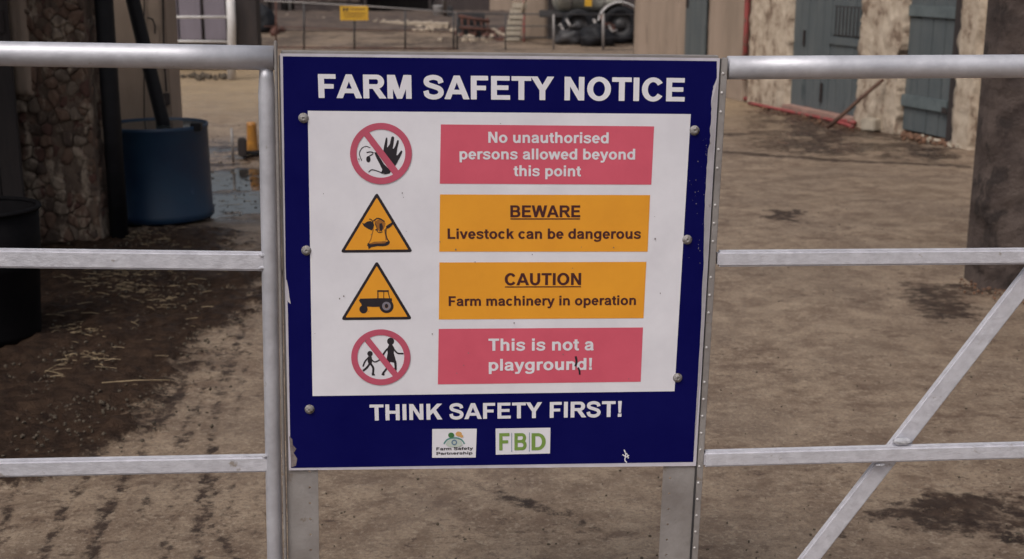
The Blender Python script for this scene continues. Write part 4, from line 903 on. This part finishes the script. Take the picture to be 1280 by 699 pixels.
obj('board', *box(ID, PS(424.8, 8)[0], PS(460, 8)[0], ys_, ys_ + .012, PS(440, 25.6)[2], PS(440, 7.6)[2], .002), YELLOW, ysn)
def fl(xa, xb_, ya, yb_): return box(ID, PS(xa, 8)[0], PS(xb_, 8)[0], ys_ - .003, ys_ - .001, PS(440, yb_)[2], PS(440, ya)[2])
obj('print_mark', *join(fl(428.5, 431, 9.8, 14), fl(432.5, 435, 9.8, 14)), BLACK, ysn)
obj('print_lines', *join(fl(437, 457, 11, 12.2), fl(429, 457, 16, 16.8), fl(429, 455, 18.8, 19.5), fl(430, 452, 21.4, 22)), RUST, ysn)
# raised far bank with its broken kerb
bank = obj('far_bank', *relief(lambda a, b, c: np.array([a, 30.0 + c * 1.0, .02 + b + min(.16, c * .10)]), -8, 4.5, 0, 7, 0, .02, .16, .05, 51, cell=.9), FARBR, None, True)
tag(bank, 'raised earth bank across the far yard', kind='structure')
def ledge(name, pts, m, lab, thick=.35, h=.12):
    V, F = [], []; n_ = 60
    for i in range(n_ + 1):
        x = pts[0][0] + (pts[-1][0] - pts[0][0]) * i / n_; y = np.interp(x, [p[0] for p in pts], [p[1] for p in pts]); a = G(x, y)
        j = .10 * nf(i * .6, 3.3, h * 9); hh = h * (1 + .5 * nf(i * .9, 1, 5))
        V += [a + [0, j, -.02], a + [0, j, hh], a + [0, thick + j, hh * 1.1], a + [0, thick + j, -.02]]
    for i in range(n_):
        for k in range(3): F.append([i * 4 + k, (i + 1) * 4 + k, (i + 1) * 4 + k + 1, i * 4 + k + 1])
    return tag(obj(name, V, F, m), lab, 'kerb')
ledge('broken_kerb', [(333, 31), (350, 28), (420, 33), (500, 36), (560, 38)], CONC, 'broken pale concrete kerb along the far bank', .5, .15)
rubble('bank_stones', patchy([(540, 37, 14, 2), (345, 26, 8, 2), (590, 49, 20, 2), (500, 31, 10, 1.5)]), 110, .03, .11, CONC, 'pale stones tumbled along the far bank', seed=10)
rubble('far_scrap', patchy([(595, 44, 14, 3), (620, 46, 12, 2), (340, 40, 6, 2)]), 60, .04, .14, RUST, 'rusty scrap heaped behind the far hurdle', seed=12)
# barn across the back
Yr = 38.0; PB = lambda x: P(x, 10, Yr)[0]
barn = thing('open_barn', 'dark cladded open barn closing the far side of the yard', 'barn', (PB(520), Yr, 0))
def seg(nm, xa, xb_, z0_, z1_, m, d0=0, d1=.2): return obj(nm, *box(ID, PB(xa), PB(xb_), Yr + d0, Yr + d1, z0_, z1_, .01), m, barn)
seg('cladding', 150, 352, 0, 4.2, BARN); seg('cladding', 368, 452, 0, 4.2, BARN); seg('cladding', 540, 612, 0, 4.2, BARN)
seg('brick_pier', 612, 690, 0, 4.2, RENDER); seg('cladding', 690, 1000, 0, 4.2, BARN)
seg('header', 352, 368, 2.6, 4.2, BARN, .01, .19); seg('header', 452, 540, 2.6, 4.2, BARN, .01, .19)
seg('dark_interior', 150, 1000, 0, 4.2, DARK, 2.5, 2.6)
for i in range(5):
    zb_ = P(400, 24, Yr)[2] + i * .24; obj('barrier_board', *box(ID, PB(369), PB(451), Yr - .05, Yr - .002, zb_, zb_ + .13, .01), (WOODB, BARN, RENDERD)[i % 3], barn)
for x in (333, 455, 536): seg('barn_post', x, x + 4, 0, 2.6, DARK, -.16, -.02)
obj('roof', *box(lambda a, b, c: np.array([a, b, c - (b - Yr) * .05]), PB(140), PB(1010), Yr - .6, Yr + 6, 4.22, 4.3), TIN, barn)
o = obj('white_post', *tube([G(363, 19.5), G(363, 19.5) + [0, 0, 1.4]], .05, 10), WHITEP, None, True); tag(o, 'slim white post far off by the left barn opening', 'post')
o = obj('dark_post', *tube([G(357, 20), G(357, 20) + [0, 0, 1.6]], .07, 10), DARKMETAL, None, True); tag(o, 'slim dark post next to the white one by the far barn', 'post')
bk = thing('white_bucket', 'small white bucket on the far bank by the hurdles', 'bucket', G(549, 28)); p = G(549, 28) + [0, 0, .12]
obj('bucket_body', *lathe(p, [(.001, .01), (.13, 0), (.17, .3), (.18, .31), (.16, .3), (.12, .03), (.001, .03)], 20), WHITEP, bk, True)
obj('bucket_handle', *tube([p + [.17 * math.cos(q), 0, .3 + .13 * math.sin(q)] for q in np.linspace(0, PI, 9)], .008, 6), DARKMETAL, bk, True)
cuboid_at('dark_crate', 553, 566, 29, .42, .3, DARKMETAL, 'dark crate beside the white bucket on the far bank', 'crate')
o = obj('grey_pipe', *tube([G(556, 29), P(556, -30, 32)], .06, 10), ANGLE, None, True); tag(o, 'grey upright pipe rising behind the white bucket', 'pipe')
# old mill machine: rusty frame of bars
Yk = 27.5; PK = lambda x, y: P(x, y, Yk)
hw = thing('old_harrow', 'rusty old harrow frame standing behind the right hurdle', 'machine', PK(597, 48) * [1, 1, 0])
obj('frame_bar', *tube([PK(572, 20), PK(612, 27)], .035, 8), RUST, hw, True); obj('frame_bar', *tube([PK(574, 34), PK(614, 38)], .035, 8), RUST, hw, True)
for x in (577, 585, 593, 601, 609): obj('tine', *tube([PK(x, 22), PK(x + 1, 36), [PK(x + 3, 47)[0], Yk - .08, .0]], .022, 8), RUST, hw, True)
obj('side_panel', *box(ID, PK(572, 30)[0], PK(606, 30)[0], Yk + .1, Yk + .2, 0, PK(590, 16)[2], .01), DARKMETAL, hw)
# stack of pale blocks with poles leaning on it
Yc_ = 26.2
nb = 7; order = ['bottom', 'second', 'third', 'fourth', 'fifth', 'sixth', 'top']
ztop_b = P(640, 4, Yc_)[2]; hb = ztop_b / nb
for i in range(nb):
    xa = 631 + i * 1.4 + random.uniform(-1, 1); A0 = P(xa, 20, Yc_)[0]
    o = obj('pale_block', *box(ID, A0, A0 + .30, Yc_ + random.uniform(-.02, .02), Yc_ + .24, hb * i + .001, hb * (i + 1) - .012, .012), BLOCK)
    tag(o, ('%s block from the ground in the leaning pale stack' % order[i]) if 0 < i < nb - 1 else '%s block of the leaning pale stack behind the hurdle' % order[i], 'block', 'pale blocks stacked behind the hurdle')
pa = G(642, 50); pb_ = P(656, 3, Yc_ - .1)
o = obj('leaning_plank', *bar(pa + [0, 0, .02], pa + (pb_ - pa) * 1.15, .07, .035, (1, 0, 0), .004), CONC); tag(o, 'pale plank leaning beside the stack of pale blocks', 'plank')
o = obj('rusty_rod', *tube([G(655, 52), P(655, -5, Yc_ + .2)], .02, 8), REDPIPE, None, True); tag(o, 'thin reddish rod upright by the beige wall beyond the hurdle', 'rod')
pt = G(616, 44); o = obj('broken_timber', *bar(pt + [0, 0, .12], G(632, 48) + [0, 0, .03], .07, .06, (0, 0, 1), .004), CONC); tag(o, 'short pale timber lying on the ground left of the block stack', 'timber')
Yw = 27.0
mw = obj('beige_wall', *relief(lambda a, b, c: np.array([a, Yw - b, c]), P(641, 30, Yw)[0], P(684, 30, Yw)[0], -.02, 2.6, 0, .3, .08, .008, 61), RENDER, None, True); tag(mw, 'short beige rendered wall beyond the hurdle right of the blocks', 'wall')
o = obj('dark_post', *box(ID, P(684.5, 30, Yw)[0], P(691, 30, Yw)[0], Yw - .1, Yw + .1, 0, 2.5, .01), DARK); tag(o, 'square dark post at the right end of the beige wall', 'post')
# slurry tanker
Yt = 25.6; tx0, tx1 = P(694, 5, Yt)[0], P(778, 5, Yt)[0]; zt_ = P(735, 17, Yt)[2]; rt_ = .62
tk = thing('slurry_tanker', 'pale steel slurry tanker on dark wheels behind the far hurdle', 'tanker', ((tx0 + tx1) / 2, Yt, 0))
prof = [(.01, tx0 - .10), (.3, tx0 - .08), (.5, tx0 - .02), (.6, tx0 + .06), (rt_, tx0 + .14), (rt_, tx1 - .14), (.6, tx1 - .06), (.5, tx1 + .02), (.3, tx1 + .08), (.01, tx1 + .10)]
V, F = [], []; k = 36
for r, x in prof:
    for q in range(k): V.append((x, Yt + .4 + r * math.cos(2 * PI * q / k), zt_ + rt_ + r * math.sin(2 * PI * q / k)))
for i in range(len(prof) - 1):
    for q in range(k): F.append([i * k + q, i * k + (q + 1) % k, (i + 1) * k + (q + 1) % k, (i + 1) * k + q])
obj('tank', V, F, TANKM, tk, True)
for x in (tx0 + .3, tx1 - .35): obj('tank_band', *tube([(x + .0001 * i, Yt + .4 + (rt_ + .012) * math.cos(q), zt_ + rt_ + (rt_ + .012) * math.sin(q)) for i, q in enumerate(np.linspace(-2.8, 2.8, 30))], .018, 6), ANGLE, tk, True)
def fl2(xa, xb_, ya, yb_): return box(ID, P(xa, 5, Yt - .26)[0], P(xb_, 5, Yt - .26)[0], Yt - .232, Yt - .226, P(735, yb_, Yt - .26)[2], P(735, ya, Yt - .26)[2])
obj('warning_sticker', *fl2(731, 740, -8, 8), YELLOW, tk)
obj('chassis', *box(ID, tx0 - .3, tx1 + .1, Yt + .1, Yt + .7, .48, .60, .01), DARKMETAL, tk)
obj('skirt', *box(ID, tx0 - .05, tx1 + .3, Yt + .3, Yt + .6, .10, .62, .02), DARKMETAL, tk)
def wheel(cx_, cy_, r, wd, par):
    V, F = [], []; k = 32; prof = [(r * .55, -wd * .35), (r * .62, -wd / 2), (r * .94, -wd / 2), (r, -wd * .32), (r, wd * .32), (r * .94, wd / 2), (r * .62, wd / 2), (r * .55, wd * .35)]
    for rr, yy in prof:
        for q in range(k): V.append((cx_ + rr * math.cos(2 * PI * q / k), cy_ + yy, r + rr * math.sin(2 * PI * q / k)))
    for i in range(len(prof) - 1):
        for q in range(k): F.append([i * k + q, i * k + (q + 1) % k, (i + 1) * k + (q + 1) % k, (i + 1) * k + q])
    wo = obj('wheel', V, F, BLACKP, par, True)
    V, F = [], []; prof = [(r * .56, -wd * .36), (r * .5, -wd * .2), (r * .3, -wd * .16), (r * .26, -wd * .34), (.01, -wd * .36)]
    for rr, yy in prof:
        for q in range(k): V.append((cx_ + rr * math.cos(2 * PI * q / k), cy_ + yy, r + rr * math.sin(2 * PI * q / k)))
    for i in range(len(prof) - 1):
        for q in range(k): F.append([i * k + q, i * k + (q + 1) % k, (i + 1) * k + (q + 1) % k, (i + 1) * k + q])
    obj('rim', V, F, DARKMETAL, wo, True)
wheel(P(722, 30, Yt)[0], Yt - .15, .33, .26, tk); wheel(P(774, 30, Yt)[0], Yt - .15, .36, .26, tk)
V, F = [], []; cxw = P(774, 30, Yt)[0]
for i in range(13):
    q = math.radians(10 + 160 * i / 12)
    for rr in (.42, .44):
        for yy in (-.32, .04): V.append((cxw + rr * math.cos(q), Yt + yy, .36 + rr * math.sin(q)))
for i in range(12):
    a = i * 4
    for p_ in ((0, 1), (1, 3), (3, 2), (2, 0)): F.append([a + p_[0], a + p_[1], a + 4 + p_[1], a + 4 + p_[0]])
obj('mudguard', V, F, WHITEP, tk)
for xx, y0_, y1_ in ((700, 30, 44), (708, 24, 38), (742, 24, 40), (751, 20, 36), (760, 30, 44)): obj('hose', *tube([P(xx, y0_, Yt - .3), P(xx + 5, (y0_ + y1_) / 2 + 3, Yt - .36), P(xx + 11, y1_ - 6, Yt - .3)], .03, 8), RUST if xx % 2 else ANGLE, tk, True)

hp = thing('wrapped_heap', 'low heap of black sheeting and scrap between the tanker wheels', 'heap', G(746, 57))
def lump(name, x, y, rx, ry, rz, m, par, sd):
    c_ = G(x, y); bm = bmesh.new(); bmesh.ops.create_icosphere(bm, subdivisions=3, radius=1); V = []
    for v in bm.verts:
        p_ = np.array(v.co); k_ = 1 + .35 * nf(p_[0] * 1.7 + sd, p_[1] * 1.7, p_[2] * 1.7) + .12 * nf(p_[0] * 6 + sd, p_[1] * 6, p_[2] * 6); V.append(c_ + p_ * k_ * [rx, ry, rz] + [0, 0, rz * .6])
    F = [[v.index for v in f.verts] for f in bm.faces]; bm.free(); return obj(name, V, F, m, par, True)
lump('sheeting', 745, 57, .34, .25, .24, BLACKP, hp, 1); lump('sheeting', 712, 55, .28, .22, .17, DARKMETAL, hp, 2); lump('scrap_lump', 759, 54, .20, .18, .30, RUST, hp, 3); lump('sheeting', 783, 52, .3, .2, .22, BLACKP, hp, 4)
t_ = thing('black_bag_heap', 'black bags slumped at the left end of the far bank', 'heap', G(328, 41)); lump('bag', 329, 40, .30, .3, .34, BLACKP, t_, 7); lump('bag', 322, 26, .3, .3, .3, DARKMETAL, t_, 8)
